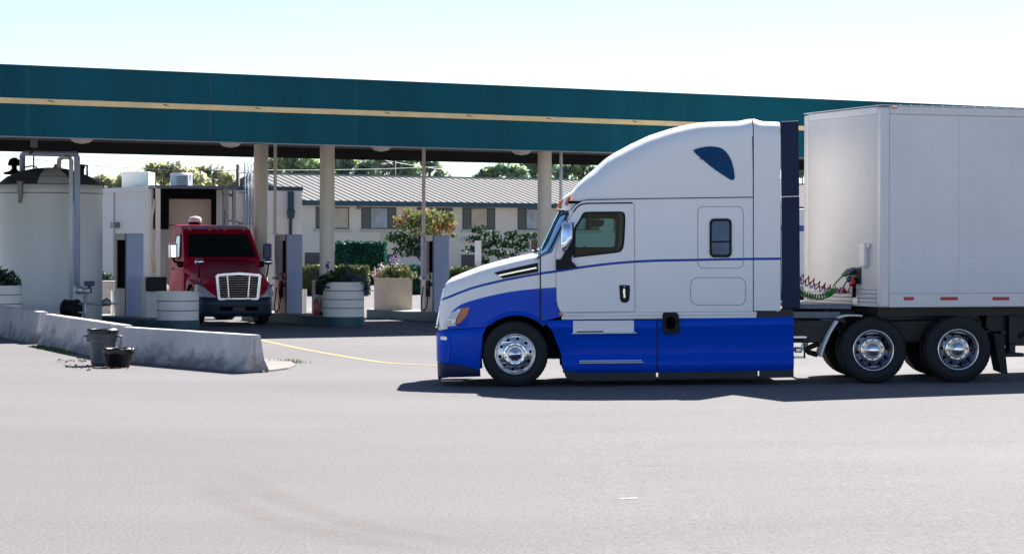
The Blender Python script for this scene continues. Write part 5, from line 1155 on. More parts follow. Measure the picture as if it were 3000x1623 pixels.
# mirrors
def marm(b, q): b.plate([(1629, 760), (1643, 760.5), (1653, 742), (1667, 705), (1678, 692), (1685, 694), (1686, 735), (1676, 752), (1674, 764), (1692, 783), (1660, 787), (1629.5, 791)], [], q, -0.05, 0.004)
mir = both('mirror', marm, M['black'], bevel=0.015)
for i, far in enumerate((False, True)):
    b = MB(); rws_ = []
    for k in range(13):
        v = k/12; y = lerp(648.5, 736.5, v); xa = interp([(648, 1649), (656, 1644.5), (680, 1643.5), (728, 1642.5), (737, 1648)], y); xb = interp([(648, 1673), (653, 1679), (700, 1679), (712, 1671), (733, 1661), (737, 1653)], y)
        e = math.sqrt(max(0, 1-(2*v-1)**4)); rws_.append([Q(lerp((xa+xb)/2, lerp(xa, xb, .5-.5*math.cos(math.pi*j/10)), .75+.25*e), y, -.16-.12*e*math.sin(math.pi*j/10)**.6-.05*v, far) for j in range(11)]+[Q(lerp(xb, xa, j/6), y, -.16+.12*e*math.sin(math.pi*j/6), far) for j in range(1, 6)])
    b.grid(rws_, True); b.f += [tuple(range(16)), tuple(12*16+q_ for q_ in reversed(range(16)))]; b.m += [0, 0]; b.s += [False]*2; part('mirror_cover', b, M['chrome'], mir[i])
    b = MB(); b.plate([(1646, 658), (1676, 652), (1677, 700), (1660, 730), (1647, 731)], [], lambda x, y, t: Q(x+4, y, t, far), -0.2, -0.1); part('mirror_glass', b, M['glass_dark'], mir[i])
# chassis
def cbox(name, x0, x1, o0, o1, y0, y1, m, bevel=0.0, label=None):
    b = MB(); a, c = Q(x0, y1, o0), Q(x1, y0, o1); b.box(a.x, c.x, TY+o0, TY+o1, a.z, c.z); return part(name, b, m, T, bevel=bevel, label=label)
cbox('frame_rail', 1590, 2900, .82, .92, 915, 972, M['chassis']); cbox('frame_rail', 1590, 2900, TW-.92, TW-.82, 915, 972, M['chassis'])
cbox('splash_guard', 1604, 1652, .12, TW-.12, 934, 1052, M['void']); cbox('underbody', 1653, 2318, .1, TW-.1, 940, 1070, M['chassis']); cbox('engine_block', 1420, 1600, .8, TW-.8, 880, 1050, M['void'])
cbox('deck_plate', 2330, 2505, .35, TW-.35, 893, 907, M['deck_grey'], .01); cbox('deck_rail', 2330, 2470, .30, .36, 915, 934, M['deck_grey'], .005)
cbox('battery_box', 2328, 2440, .25, .8, 940, 1006, M['chassis'], .02)
cbox('side_step', 2326, 2366, .1, .25, 985, 992, M['alu'], .005); cbox('side_step', 2330, 2362, .12, .3, 1046, 1051, M['alu'], .005); cbox('step_hanger', 2358, 2363, .12, .16, 990, 1051, M['chassis']); cbox('exhaust_outlet', 2336, 2358, .3, .5, 1020, 1036, M['alu'], .02)
b = MB(); b.tube([Q(2387, 934, .45), Q(2387, 909, .45)], .035, 12); part('air_canister', b, M['alu'], T); b = MB(); b.tube([Q(2435, 936, .5), Q(2435, 908, .5)], .045, 12); part('air_canister', b, M['brown'], T)
b = MB(); b.tube([Q(2412, 943, .3), Q(2460, 942, .3)], .04, 10); part('air_tank', b, M['deck_grey'], T)
b = MB(); b.tube(spline([Q(2410, 1010, .4), Q(2380, 1022, .4), Q(2378, 1034, .4), Q(2400, 1040, .4)], 5), .04, 8); b.tube([Q(2388, 1040, .35), Q(2404, 1044, .35)], .03, 8); part('exhaust_hanger', b, M['chassis'], T)
cbox('fifth_wheel', 2590, 2790, .75, TW-.75, 905, 922, M['chassis'], .02)
cbox('suspension', 2480, 2900, .62, .80, 940, 1010, M['chassis'], .03)
def qf(b, q):
    pts = spline([(2406, 1046), (2414, 1018), (2428, 985), (2443, 958), (2455, 941)], 5); pts = [(p.x, p.y) for p in pts]; b.line(pts, 6, q, 0.02, 0.6)
    pts = spline([(2456, 932), (2470, 927.5), (2490, 924.5), (2528, 925.5)], 5); b.line([(p.x, p.y) for p in pts], 3.5, q, 0.02, 0.6)
both('quarter_fender', qf, M['white'], bevel=0.004)
both('fender_bracket', lambda b, q: b.plate([(2452, 941), (2457, 931), (2475, 928), (2480, 945)], [], q, .1, .5), M['chassis'])
mf = both('mud_flap', lambda b, q: b.plate([(2915, 978), (2942.5, 980), (2947, 1030), (2954.5, 1098), (2934, 1090), (2925, 1045)], [], q, 0.03, 0.62), M['rubber'], bevel=0.006)
both('flap_bracket', lambda b, q: (b.tube([q(2898, 955, .3), q(2912, 968, .3), q(2944, 974, .3)], .035, 8), b.tube([q(2944, 974, .05), q(2944, 974, .6)], .025, 8)), M['chassis'])
# wheels
def tyre(b, y0, w, r=0.497):
    b.lathe([(0.285, y0+.05), (0.30, y0+.012), (0.318, y0+.004), (.335, y0+.010), (.36, y0-.004), (0.40, y0-.010), (.425, y0-.009), (.43, y0-.003), (.445, y0-.003), (.462, y0+.004), (.478, y0+.014), (.487, y0+.026), (r-.003, y0+.04), (r, y0+.06), (r, y0+w*.3), (r-.012, y0+w*.31), (r-.012, y0+w*.34), (r, y0+w*.35), (r, y0+w*.65), (r-.012, y0+w*.66), (r-.012, y0+w*.69), (r, y0+w*.7), (r, y0+w-.06), (.487, y0+w-.026), (.46, y0+w-.004), (.40, y0+w+.01), (.30, y0+w-.01)], axis='y', n=72)
    # shoulder lugs
    for k in range(48):
        a = 2*math.pi*k/48; c_, s_ = math.cos(a), math.sin(a); t = Vector((-s_, 0, c_)); rr = Vector((c_, 0, s_))
        p0 = rr*.488+Vector((0, y0+.02, 0)); p1 = rr*.4995+Vector((0, y0+.05, 0)); h = t*.021
        b.hexa([p0-h, p0+h, p0+h+Vector((0, .05, 0)), p0-h+Vector((0, .05, 0))], [p1-h*.9, p1+h*.9, p1+h*.9+Vector((0, .03, 0)), p1-h*.9+Vector((0, .03, 0))])
def discplate(b, rin, rout, yin, yout, hr, hrad):
    b.plate(circ(0, 0, rout, 60), [circ(0, 0, rin, 40)]+[circ(hr*math.cos(R(9+36*k)), hr*math.sin(R(9+36*k)), hrad, 14) for k in range(10)],
            lambda x, z, t: Vector((x, lerp(yin, yout, (math.hypot(x, z)-rin)/(rout-rin))+t, z)), 0.0, 0.02)
def nuts(w_, rr, y, s=.017, n=10):
    b = MB(); b.lathe([(s*1.25, 0.012), (s, -0.004), (s*.95, -.03), (s*.5, -.042), (0, -.044)], (0, 0, 0), 'y', 10)
    o = part('lug_nut', b, M['chrome'], w_, world=False)
    for k in range(n):
        a = R(18+36*k); c_ = o if k == 0 else o.copy()
        if k: COL.objects.link(c_)
        c_.location = (rr*math.cos(a), y, rr*math.sin(a))
def wheel_root(parent, loc):
    o = bpy.data.objects.new('wheel', None); COL.objects.link(o); o.empty_display_size = .3; o.parent = parent
    o.location = Vector(loc)-WM[parent].translation; WM[o] = Matrix.Translation(loc); return o
def front_wheel(loc):
    w_ = wheel_root(T, loc)
    b = MB(); tyre(b, 0, .28); part('tyre', b, M['rubber'], w_, world=False)
    b = MB(); b.lathe([(.289, .03), (.306, .012), (.309, -.004), (.302, -.010), (.292, -.004), (.284, .014), (.272, .034)], axis='y', n=72); discplate(b, .165, .273, -.022, .034, .232, .0235); r_ = part('rim', b, M['alu'], w_, world=False, recalc=True)
    b = MB(); b.lathe([(.182, -.018), (.180, -.034), (.172, -.040), (.118, -.036), (.112, -.030), (.105, -.045), (.098, -.075), (.06, -.095), (.03, -.115), (.012, -.125), (0, -.126)], axis='y', n=48); part('hub_cap', b, M['chrome'], w_, world=False)
    nuts(w_, .146, -.036)
    b = MB(); b.lathe([(0, .1), (.27, .1), (.27, .25), (0, .25)], axis='y', n=40); part('brake_drum', b, M['void'], w_, world=False)
    return w_
def rear_wheel(loc):
    w_ = wheel_root(T, loc)
    b = MB(); tyre(b, 0, .27); tyre(b, .33, .27); part('tyre', b, M['rubber'], w_, world=False)
    b = MB(); b.lathe([(.289, .03), (.306, .014), (.310, -.002), (.303, -.009), (.294, -.002), (.288, .02)], axis='y', n=72); part('rim_flange', b, M['chrome'], w_, world=False)
    b = MB(); b.lathe([(.287, .021), (.278, .035), (.268, .05), (.264, .16)], axis='y', n=72); discplate(b, .165, .264, .12, .16, .224, .0235); part('rim', b, M['dish'], w_, world=False)
    b = MB(); b.lathe([(.186, .13), (.184, .10), (.176, .092), (.12, .094), (.116, .1)], axis='y', n=48); part('hub_ring', b, M['hubring'], w_, world=False)
    b = MB(); b.lathe([(.118, .1), (.112, .06), (.102, .03), (.094, .018), (.09, .02), (.088, -.012), (.082, -.03), (.06, -.046), (.03, -.054), (0, -.056)], axis='y', n=40); part('hub_cap', b, M['chrome'], w_, world=False)
    nuts(w_, .148, .09)
    b = MB(); b.lathe([(0, .2), (.26, .2), (.27, .5), (0, .5)], axis='y', n=40); part('brake_drum', b, M['void'], w_, world=False)
    return w_
fw_ = front_wheel((Q(AX, 0, 0).x, TY+.07, .497))
rws = []
for px in (2560, 2809):
    x = Q(px, 1030, 0).x; z = gz(x, TY)+.497; rws.append((x, z))
r0 = rear_wheel((rws[0][0], TY+.03, rws[0][1]))
def cpw(src, x, z, far, o):
    c_ = copy_tree(src, T)
    c_.location = Vector((x, (TY+TW-o) if far else TY+o, z))-ROOT
    c_.rotation_euler = (0, R(17), R(180)) if far else (0, R(13), 0)
    return c_
cpw(fw_, Q(AX, 0, 0).x, .497, True, .07); cpw(r0, rws[1][0], rws[1][1], False, .03)
for x, z in rws: cpw(r0, x, z, True, .03)
for x, z in rws+[(Q(AX, 0, 0).x, .49)]:
    b = MB(); b.tube([(x, TY+.3, z), (x, TY+TW-.3, z)], .07, 10)
    if x > 1: b.ell((x, TY+TW/2, z), (.22, .22, .2))
    part('axle', b, M['chassis'], T)
# ---------------------------------------------------------------- white box trailer
UT = Vector((0.9455, 0.3256, 0)); NT = Vector((-0.3256, 0.9455, 0)); TC0 = Vector((5.51, 35.73, 0)); TL, TWd = 15.6, 2.59
def tf(a, d, z): return TC0+UT*a+NT*d+Vector((0, 0, z))
TZ0, TZ1 = 1.222, 4.232
def tside(px, py):           # point on the near side wall
    n = (NT.x, NT.y); p = PP(px, py, n, NT.dot(TC0)); return (p-TC0).dot(UT), p.z
def tfront(px, py):          # point on the front wall
    n = (UT.x, UT.y); p = PP(px, py, n, UT.dot(TC0)); return (p-TC0).dot(NT), p.z
M['trailer'] = mat('trailer_white', (0.74, 0.73, 0.725), 0.45, var=0.05, vscale=.7)
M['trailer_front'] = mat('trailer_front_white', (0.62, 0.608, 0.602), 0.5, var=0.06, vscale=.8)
M['rivet'] = mat('rivet', (0.56, 0.56, 0.58), 0.4, 0.2)
M['tape_red'] = mat('reflective_tape', (0.55, 0.02, 0.03), 0.4, var=0.12, vscale=20)
X = thing('box_trailer', 'long white box trailer with rivets behind the blue truck', 'trailer', tuple(tf(TL/2, TWd/2, 0)))
PR = 0.13
b = MB(); b.box(PR, TL, .0, TWd, TZ0+.21, TZ1-.13, tf); part('side_wall', b, M['trailer'], X)
b = MB(); b.box(PR, TL, -.014, TWd+.014, TZ1-.127, TZ1, tf); part('top_rail', b, M['rail'], X, bevel=.02)
b = MB(); b.box(PR, TL, -.010, TWd+.010, TZ0, TZ0+.207, tf); part('bottom_rail', b, M['rail'], X, bevel=.012)
for d0, d1 in ((-.018, .12), (TWd-.12, TWd+.018)):
    b = MB(); b.box(-.02, PR-.003, d0, d1, TZ0+.002, TZ1-.02, tf); part('corner_post', b, M['rail'], X, bevel=.03, seg=3)
b = MB(); b.box(0, PR-.003, .123, TWd-.123, TZ0+.26, TZ1-.12, tf); part('front_wall', b, M['trailer_front'], X)
b = MB(); b.box(-.015, PR-.003, .123, TWd-.123, TZ1-.117, TZ1-.01, tf); part('front_header', b, M['rail'], X, bevel=.015)
b = MB()
for k in range(4): b.box(-.02+.004*(k % 2), PR-.003, .123, TWd-.123, TZ0+.004+k*.064, TZ0+.062+k*.064, tf)
part('front_sill', b, M['trailer_front'], X, bevel=.008)
b = MB(); b.box(-.02, TL, -.02, TWd+.02, TZ1+.002, TZ1+.012, tf); part('roof', b, M['white'], X)
b = MB()
for k in range(34):
    a = .3+.18*k; b.box(a-.012, a+.012, -.018, -.002, TZ1-.012, TZ1+.02, tf)
part('roof_clips', b, M['rail'], X)
b = MB(); a, z = tside(2809, 600); b.box(a-.002, a+.002, -.003, 0.0, TZ0+.21, TZ1-.13, tf); b.box(a+1.24, a+1.244, -.003, 0, TZ0+.21, TZ1-.13, tf); a = tside(2588, 600)[0]; part('wall_joint', b, M['rivet'], X)
b = MB()
def dome(a, z, r=.0085, d=0.0):
    ring = [tf(a+r*math.cos(R(60*k)), d-.001, z+r*math.sin(R(60*k))) for k in range(6)]; b.add(ring+[tf(a, d-.008, z)], [(k, (k+1) % 6, 6) for k in range(6)])
a0 = tside(2647, 600)[0]
for k in range(13):
    for e in (0, .092):
        a = a0+k*.372+e; z = TZ0+.26
        while z < TZ1-.16: dome(a+rnd.uniform(-.003, .003), z); z += .1 if z < TZ0+1.1 else .2
a = .2
while a < 5.5:
    dome(a, TZ0+.225); dome(a, TZ1-.06, .007, -.014); dome(a+.03, TZ0+.04+.03*((int(a*10) % 3)-1), .009, -.010); a += .085
part('rivets', b, M['rivet'], X)
for p0, p1 in ((2647, 2676.5), (2754.6, 2805), (2907, 2956), (3060, 3110)):
    a0, z1 = tside(p0, 870); a1, z0 = tside(p1, 879.5); b = MB(); b.box(a0, a1, -.0135, -.0105, z0, z1, tf); part('reflective_tape', b, M['tape_red'], X)
a, z = tside(2618, 315.5); b = MB(); b.box(a-.045, a+.045, -.045, -.015, z-.016, z+.016, tf); part('marker_lamp', b, M['amber'], X, bevel=.01)
d0, z1 = tfront(2545, 713); d1, z0 = tfront(2528.5, 781)
b = MB(); b.box(-.07, -.001, d0, d1, z0, z1, tf); part('document_holder', b, M['rail'], X, bevel=.015)
b = MB(); b.box(-.05, -.002, d0-.08, d0-.03, lerp(z0, z1, .8), z1, tf); part('latch', b, M['rail'], X, bevel=.01)
dg0, zg1 = tfront(2524, 784); dg1, zg0 = tfront(2496, 832)
b = MB(); b.box(-.03, -.001, dg0, dg1, zg0, zg1, tf); part('connector_plate', b, M['chassis'], X, bevel=.01)
b = MB(); c = tf(-.1, (dg0+dg1)/2+.05, zg1-.07); b.ell(c, (.08, .07, .055)); b.ell(c+Vector((-.07, .0, -.04)), (.05, .05, .035)); b.ell(c+Vector((-.01, -.02, -.11)), (.04, .04, .05)); part('gladhand', b, M['deck_grey'], X)
b = MB(); b.tube([tf(-.06, dg0+.12, zg0+.1), tf(-.05, dg0+.14, zg0-.2), tf(-.03, dg0+.15, TZ0+.22)], .03, 8); part('down_hose', b, M['black'], X)
b = MB(); b.box(-.04, -.021, dg0+.05, dg0+.2, TZ0+.0, TZ0+.22, tf); part('hose_plate', b, M['galv'], X)
b = MB(); b.box(PR, TL-.1, .35, TWd-.35, TZ0-.14, TZ0-.003, tf); part('floor_frame', b, M['chassis'], X)
b = MB(); b.box(PR, 1.9, .5, TWd-.5, TZ0-.2, TZ0-.143, tf); part('upper_coupler', b, M['chassis'], X)
for s in (.45, TWd-.65):                                     # landing gear
    a = 2.52; g0 = gz(tf(a, 0, 0).x, 36.7)+.33
    b = MB(); b.box(a-.08, a+.08, s, s+.2, g0+.2, TZ0-.143, tf); b.box(a-.055, a+.055, s+.03, s+.17, g0+.06, g0+.2, tf); b.box(a-.16, a+.16, s-.05, s+.25, g0+.0, g0+.06, tf); part('landing_leg', b, M['chassis'], X, bevel=.01)
    b = MB(); b.tube([tf(a+.1, s+.1, g0+.3), tf(a+.9, s+.1, TZ0-.2)], .04, 6); part('landing_brace', b, M['chassis'], X)
b = MB(); a = tside(2945, 900)[0]; b.box(a, a+1.2, .55, TWd-.55, TZ0-.62, TZ0-.145, tf); part('gear_box', b, M['chassis'], X)
for a in (12.2, 13.4):
    for s in (.02, TWd-.56):
        c = tf(a, s, 0); w_ = bpy.data.objects.new('wheel', None); COL.objects.link(w_); w_.parent = X; w_.location = Vector((c.x, c.y, gz(c.x, c.y)+.5))-WM[X].translation; w_.rotation_euler = (0, 0, math.atan2(UT.y, UT.x)); WM[w_] = Matrix()
        b = MB(); tyre(b, 0, .54); part('tyre', b, M['rubber'], w_, world=False)
        b = MB(); b.lathe([(.3, .02), (.28, .04), (.27, .14), (.12, .1), (0, .05)], axis='y', n=40); part('rim', b, M['galv'], w_, world=False)
# coiled hoses between tractor and trailer
M['hose_red'] = mat('hose_red', (0.36, 0.03, 0.05), .35); M['hose_blue'] = mat('hose_blue', (0.015, 0.05, 0.26), .35); M['hose_green'] = mat('hose_green', (0.03, 0.22, 0.045), .35)
def coil(path, rad, turns, r, m, label, lead_in, lead_out, ph=0.0):
    path = spline([P(*q) for q in path], 12); n = turns*16; pts = []
    for i in range(n+1):
        t = i/n*(len(path)-1); k = min(int(t), len(path)-2); c = lerp(path[k], path[k+1], t-k)
        d = (path[k+1]-path[k]).normalized(); s = d.cross(Vector((0, 0, 1))).normalized(); u = s.cross(d)
        a = ph+2*math.pi*i/16; rr = rad*(0.9+.15*math.sin(i*.37)); pts.append(c+(s*math.cos(a)*.9+u*math.sin(a))*rr)
    pts = [P(*q) for q in lead_in]+pts+spline([pts[-1]]+[P(*q) for q in lead_out], 6)[1:]
    b = MB(); b.tube(pts, r, 7); solo('coiled_hose', b, m, label, 'hose', None, 'coiled hoses from truck to trailer')
coil([(2335, 808, 36.5), (2375, 822, 36.5), (2420, 838, 36.55), (2460, 850, 36.6), (2478, 850, 36.6)], .05, 11, .010, M['hose_red'], 'red coiled air hose hanging between truck and trailer', [(2310, 790, 36.5)], [(2484, 858, 36.6), (2490, 842, 36.5), (2498, 828, 36.4), (2503, 815, 36.3)])
coil([(2335, 820, 36.75), (2375, 834, 36.75), (2420, 848, 36.75), (2462, 852, 36.75)], .045, 10, .010, M['hose_blue'], 'blue coiled air hose behind the red one', [(2310, 800, 36.75)], [(2470, 842, 36.7), (2482, 822, 36.6), (2494, 805, 36.4)], 1.0)
coil([(2330, 848, 36.35), (2360, 862, 36.35), (2395, 869, 36.35), (2428, 862, 36.4), (2440, 850, 36.45)], .046, 18, .012, M['hose_green'], 'green coiled power cable below the red and blue hoses', [(2305, 830, 36.4)], [(2442, 838, 36.5), (2455, 822, 36.5), (2474, 805, 36.4), (2490, 800, 36.35)], .5)
b = MB(); p = [P(2491, 838, 36.3), P(2497, 828, 36.3), P(2503, 820, 36.3)]; b.tube(p, .03, 8); solo('hose_grip', b, M['tape_red'], 'red hose grip on the connector at the trailer front', 'hose grip')
# ---------------------------------------------------------------- red day cab truck under the canopy (built facing -y, then turned)
M['red_paint'] = mat('maroon_paint', (0.36, 0.001, 0.026), 0.45, coat=0.03, spec=0.08)
M['grille_chrome'] = mat('grille_chrome', (0.55, 0.60, 0.68), 0.14, 1.0)
M['navy_plastic'] = mat('bumper_plastic', (0.008, 0.030, 0.055), 0.45, var=0.1)
M['wind_dark'] = mat('dark_windscreen', (0.006, 0.016, 0.016), 0.03, spec=0.9, coat=0.3)
M['sky_glass'] = mat('sky_reflection_glass', (0.36, 0.43, 0.46), 0.04, spec=0.9, coat=0.6)  # pale sky reflection painted into the glass colour
RT = thing('red_truck', 'maroon day cab truck with a chrome grille parked at the pumps', 'truck', (-7.46, 63.2, 0), R(20))
def rp(name, b, m, bevel=0, par=None, label=None): return part(name, b, M[m] if isinstance(m, str) else m, par or RT, world=False, bevel=bevel, label=label)
# hood with fenders: sections along y
def hsec(y):
    hw = interp([(-1.02, .70), (-.95, .84), (-.8, .97), (-.55, 1.06), (-.2, 1.10), (.45, 1.10), (.8, 1.06)], y)       # fender half width
    zf = interp([(-1.02, .98), (-.8, 1.04), (-.3, 1.16), (.3, 1.22), (.8, 1.30)], y)                                   # fender top
    hh = interp([(-1.02, .66), (-.6, .70), (.0, .78), (.8, .93)], y); hh += .06; zt = interp([(-1.02, 1.36), (-.7, 1.44), (0, 1.58), (.8, 1.74)], y)
    zb = .62 if y < -.56 or y > .62 else max(.62, math.sqrt(max(0, .6**2-(y-.03)**2))+.48)
    hw *= .94
    L = [(-hw, zb), (-hw, lerp(zb, zf, .6)), (-hw+.03, zf-.04), (-hw+.12, zf+.02), (-hh-.10, zf+.10), (-hh-.02, zf+.2), (-hh+.05, zt-.14), (-hh+.16, zt-.05), (-hh*.5, zt-.012), (0, zt)]
    return [(x, y, z) for x, z in L]+[(-x, y, z) for x, z in reversed(L[:-1])]
b = MB(); ys = [-1.02, -.99, -.95, -.88, -.8, -.7, -.56, -.54, -.45, -.3, -.15, 0, .15, .3, .45, .6, .62, .7, .8]
rows = [hsec(y) for y in ys]; b.grid(rows); b.f.append(tuple(range(len(rows[0])))); b.m.append(0); b.s.append(False); rhood = rp('hood', b, 'red_paint')
# cab
SA = [(.78, .75), (.78, 1.74), (1.34, 2.40), (1.46, 2.52), (1.75, 2.60), (2.3, 2.64), (2.72, 2.64), (2.76, 2.5), (2.76, .75)]
def cx(z): return interp([(.7, 1.04), (1.4, 1.06), (1.8, 1.04), (2.4, .95), (2.7, .90)], z)
b = MB(); n = len(SA); L = [(-cx(z), y, z) for y, z in SA]; Rr = [(cx(z), y, z) for y, z in SA]
b.add(L+Rr, [tuple(range(n)), tuple(n+i for i in reversed(range(n)))]+[(i, (i+1) % n, n+(i+1) % n, n+i) for i in range(n)], False); rcab = rp('cab', b, 'red_paint', .05)
# windscreen
def wpt(u, v, o): 
    y, z = lerp(.80, 1.32, v), lerp(1.775, 2.37, v); w_ = lerp(.92, .80, v); return (u*w_, y-o*.76, z+o*.65)
b = MB(); b.hexa([wpt(-1, 0, -.01), wpt(1, 0, -.01), wpt(1, 1, -.01), wpt(-1, 1, -.01)], [wpt(-1, 0, .012), wpt(1, 0, .012), wpt(1, 1, .012), wpt(-1, 1, .012)]); wsr = rp('windscreen', b, 'wind_dark', .01)
b = MB()
for a in ((-1, 0, -.96, 1), (.96, 0, 1, 1), (-.958, 0, .958, .05), (-.958, .95, .958, 1)): b.hexa([wpt(a[0], a[1], .013), wpt(a[2], a[1], .013), wpt(a[2], a[3], .013), wpt(a[0], a[3], .013)], [wpt(a[0], a[1], .024), wpt(a[2], a[1], .024), wpt(a[2], a[3], .024), wpt(a[0], a[3], .024)])
rp('seal', b, 'black', 0, wsr)
b = MB(); b.tube([wpt(-.6, .04, .03), wpt(-.05, .07, .03)], .012, 6); b.tube([wpt(.1, .04, .03), wpt(.62, .07, .03)], .012, 6); rp('wiper', b, 'black', 0, wsr)
for s in (-1, 1):
    def sp(y, z, o, s=s): return (s*(cx(z)+o), y, z)
    b = MB(); pts = [(1.27, 1.80), (1.55, 1.72), (2.03, 1.72), (2.07, 1.76), (2.07, 2.30), (2.02, 2.36), (1.62, 2.36), (1.53, 2.32)]
    b.plate(pts, [], lambda x, y, t: sp(x, y, t), .012, -.02); dw = rp('door_window', b, 'sky_glass')
    b = MB(); b.line(pts, .05, lambda x, y, t: sp(x, y, t), .0, .022, True); rp('window_seal', b, 'black', 0, dw)
    b = MB(); b.line([(.98, .82), (.98, 1.74), (1.22, 1.82), (1.5, 2.42), (2.14, 2.44), (2.16, .82)], .012, lambda x, y, t: sp(x, y, t), .0, .004, True); dr = rp('door', b, 'gap')
    b = MB(); b.box(*sorted((s*(1.06), s*(1.10))), 1.92, 2.06, 1.42, 1.48); rp('door_handle', b, 'black', .01, dr)
    b = MB(); b.box(*sorted((s*.80, s*1.08)), .95, 2.3, .50, .72); b.box(*sorted((s*.9, s*1.12)), 1.0, 2.1, .35, .40); rp('cab_step', b, 'navy_plastic', .02)
    b = MB(); b.tube([(s*1.05, 1.02, 1.60), (s*1.26, .98, 1.66), (s*1.30, .98, 1.80)], .035, 8); b.ell((s*1.10, .98, 1.58), (.1, .08, .09)); mr_ = rp('mirror_arm', b, 'black')
    b = MB(); b.box(*sorted((s*1.17, s*1.40)), .93, 1.08, 1.72, 2.14); rp('mirror', b, 'chrome' if s < 0 else 'pump_navy', .05, mr_)
    b = MB(); b.tube([(s*.90, -.45, 1.25), (s*.92, -.52, 1.45), (s*.92, -.55, 1.6)], .022, 8); hm = rp('hood_mirror_stalk', b, 'black')
    b = MB(); b.ell((s*.92, -.56, 1.66), (.125, .08, .085)); rp('hood_mirror', b, 'chrome', 0, hm)
    # headlight on the fender front corner
    def hp(a, z, o, s=s):
        y = lerp(-1.0, -.55, max(a, -.08)); x = min(0, a)*.5+interp([(-1.02, .70), (-.95, .84), (-.8, .97), (-.55, 1.06)], y); return (s*(x*.94+o*.8), y-o*.8, z)
    b = MB(); b.plate([(-.14, .74), (-.08, .79), (.0, .84), (.30, 1.0), (.62, 1.07), (.92, 1.08), (.9, .84), (.5, .76)], [], hp, .085, -.05); hl_ = rp('headlight', b, 'lens_clear', .01)
    b = MB(); b.plate([(.90, 1.07), (1.0, 1.06), (1.0, .88), (.90, .86)], [], hp, .089, -.02); rp('turn_signal', b, 'amber', .006, hl_)
    b = MB(); b.lathe([(.29, .03), (.3, 0), (.47, 0), (.5, .05), (.5, .24), (.47, .28), (.3, .28)], (s*1.06 if s < 0 else .79, 0, 0), 'x', 48) if False else b.lathe([(.29, .03), (.3, 0), (.47, 0), (.5, .05), (.5, .24), (.47, .28), (.3, .28), (.29, .2)], (-1.0 if s < 0 else .72, .03, .5), 'x', 48); wh = rp('wheel', b, 'rubber')
    b = MB(); b.lathe([(.3, 0), (.26, .03), (.16, -.02), (.1, -.05), (0, -.05)] if s < 0 else [(.3, .28), (.26, .25), (.16, .3), (.1, .33), (0, .33)], (-1.0 if s < 0 else .72, .03, .5), 'x', 40); rp('rim', b, 'alu', 0, wh)
    b = MB(); b.lathe([(.29, 0), (.47, 0), (.5, .05), (.5, .5), (.47, .55), (.3, .55)], (-1.22 if s < 0 else .67, 4.6, .5), 'x', 48); rp('wheel', b, 'rubber')
b = MB(); b.box(-.9, .9, -.5, .75, .62, 1.2); b.box(-.42, .42, -.9, 6.2, .55, .9); b.box(-.9, .9, .79, 3.0, .62, .74); rp('chassis_frame', b, 'chassis')
# roof: clearance lights and ridges
for x in (-.74, -.2, 0, .2, .74):
    b = MB(); b.hexa([(x-.035, 1.40, 2.475), (x+.035, 1.40, 2.475), (x+.03, 1.50, 2.56), (x-.03, 1.50, 2.56)], [(x-.03, 1.37, 2.50), (x+.03, 1.37, 2.50), (x+.02, 1.47, 2.585), (x-.02, 1.47, 2.585)]); rp('clearance_light', b, 'amber', .008)
b = MB(); b.lathe([(.17, 2.60), (.18, 2.62), (.18, 2.70), (.14, 2.72)], (-.34, 2.6, 0), n=24); bc = rp('beacon_base', b, 'black')
b = MB(); b.lathe([(.17, 2.722), (.175, 2.80), (.13, 2.86), (0, 2.88)], (-.34, 2.6, 0), n=24); rp('beacon_dome', b, 'white', 0, bc)
b = MB(); b.tube(spline([(.3, 1.9, 2.62), (.34, 1.9, 2.9), (.3, 1.9, 3.05)], 4), .012, 6); rp('antenna', b, 'black')
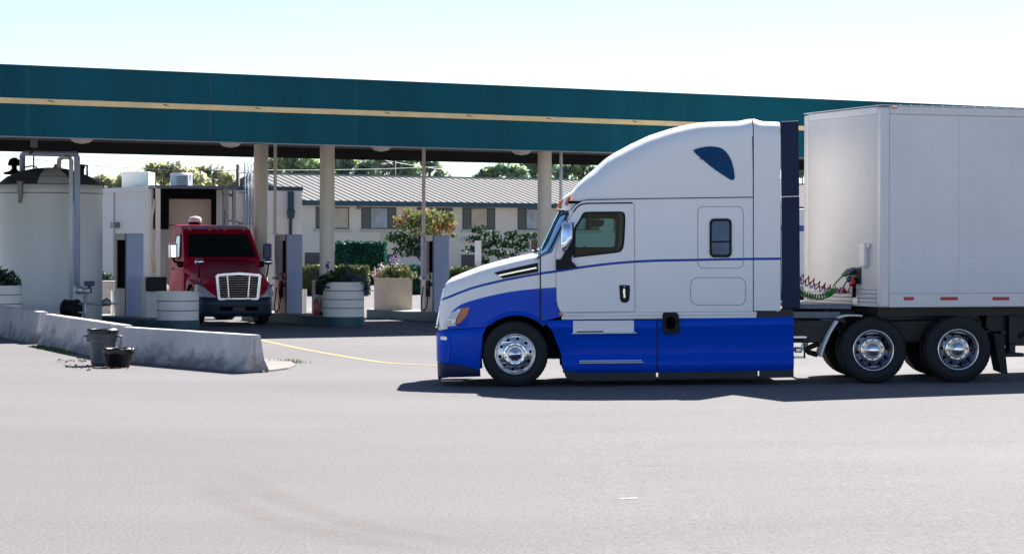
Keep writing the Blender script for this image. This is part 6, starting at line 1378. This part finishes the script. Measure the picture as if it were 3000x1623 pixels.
# grille
def gp(x, z, o): return (x, -1.025-o-.0, z)
b = MB(); fro = [(-.56, .70), (-.50, .66), (.50, .66), (.56, .70), (.62, 1.30), (.56, 1.36), (0, 1.40), (-.56, 1.36), (-.62, 1.30)]
hol = [(-.48, .76), (-.44, .735), (.44, .735), (.48, .76), (.525, 1.25), (.49, 1.29), (0, 1.32), (-.49, 1.29), (-.525, 1.25)]
b.plate(fro, [hol], gp, .0, .05); rg_ = rp('grille', b, 'grille_chrome', .012)
b = MB(); b.plate(hol, [], gp, -.02, .004); rp('mesh_panel', b, 'void', 0, rg_)
b = MB()
for k in range(9): z = .775+k*.06; w_ = lerp(.475, .515, k/9); b.box(-w_, w_, -1.045, -1.032, z, z+.012)
rp('slat', b, 'grille_chrome', .004, rg_)
for x in (-.27, .27):
    b = MB(); b.hexa([(x*.95-.018, -1.066, .745), (x*.95+.018, -1.066, .745), (x*.95+.018, -1.056, .745), (x*.95-.018, -1.056, .745)], [(x*1.1-.018, -1.066, 1.295), (x*1.1+.018, -1.066, 1.295), (x*1.1+.018, -1.056, 1.295), (x*1.1-.018, -1.056, 1.295)]); rp('upright', b, 'chrome', .003, rg_)
# bumper
def bsec(x):
    a = abs(x); return -1.10+interp([(0, 0), (.7, .03), (.9, .12), (1.03, .30), (1.12, .62)], a)
b = MB(); rows = []
for k in range(25):
    x0_ = -1.12+2.24*k/24; y = bsec(x0_); x = x0_*.93; e = .04*abs(x)
    rows.append([(x, y+.06, .70+e), (x, y+.01, .68+e), (x, y, .60), (x, y-.012, .52), (x, y+.01, .47), (x, y, .36), (x, y+.03, .27), (x, y+.10, .24), (x, y+.22, .24)])
b.grid(rows); rb = rp('bumper', b, 'navy_plastic')
b = MB(); b.box(-.5, .5, -1.125, -1.105, .40, .50); rp('air_intake', b, 'void', .01, rb)
b = MB(); b.box(-.16, .16, -1.135, -1.127, .40, .49); rp('plate_holder', b, 'brown', 0, rb)
b = MB(); b.box(-.82, .82, -1.118, -1.095, .555, .60); rp('bumper_step', b, 'navy_plastic', .01, rb)
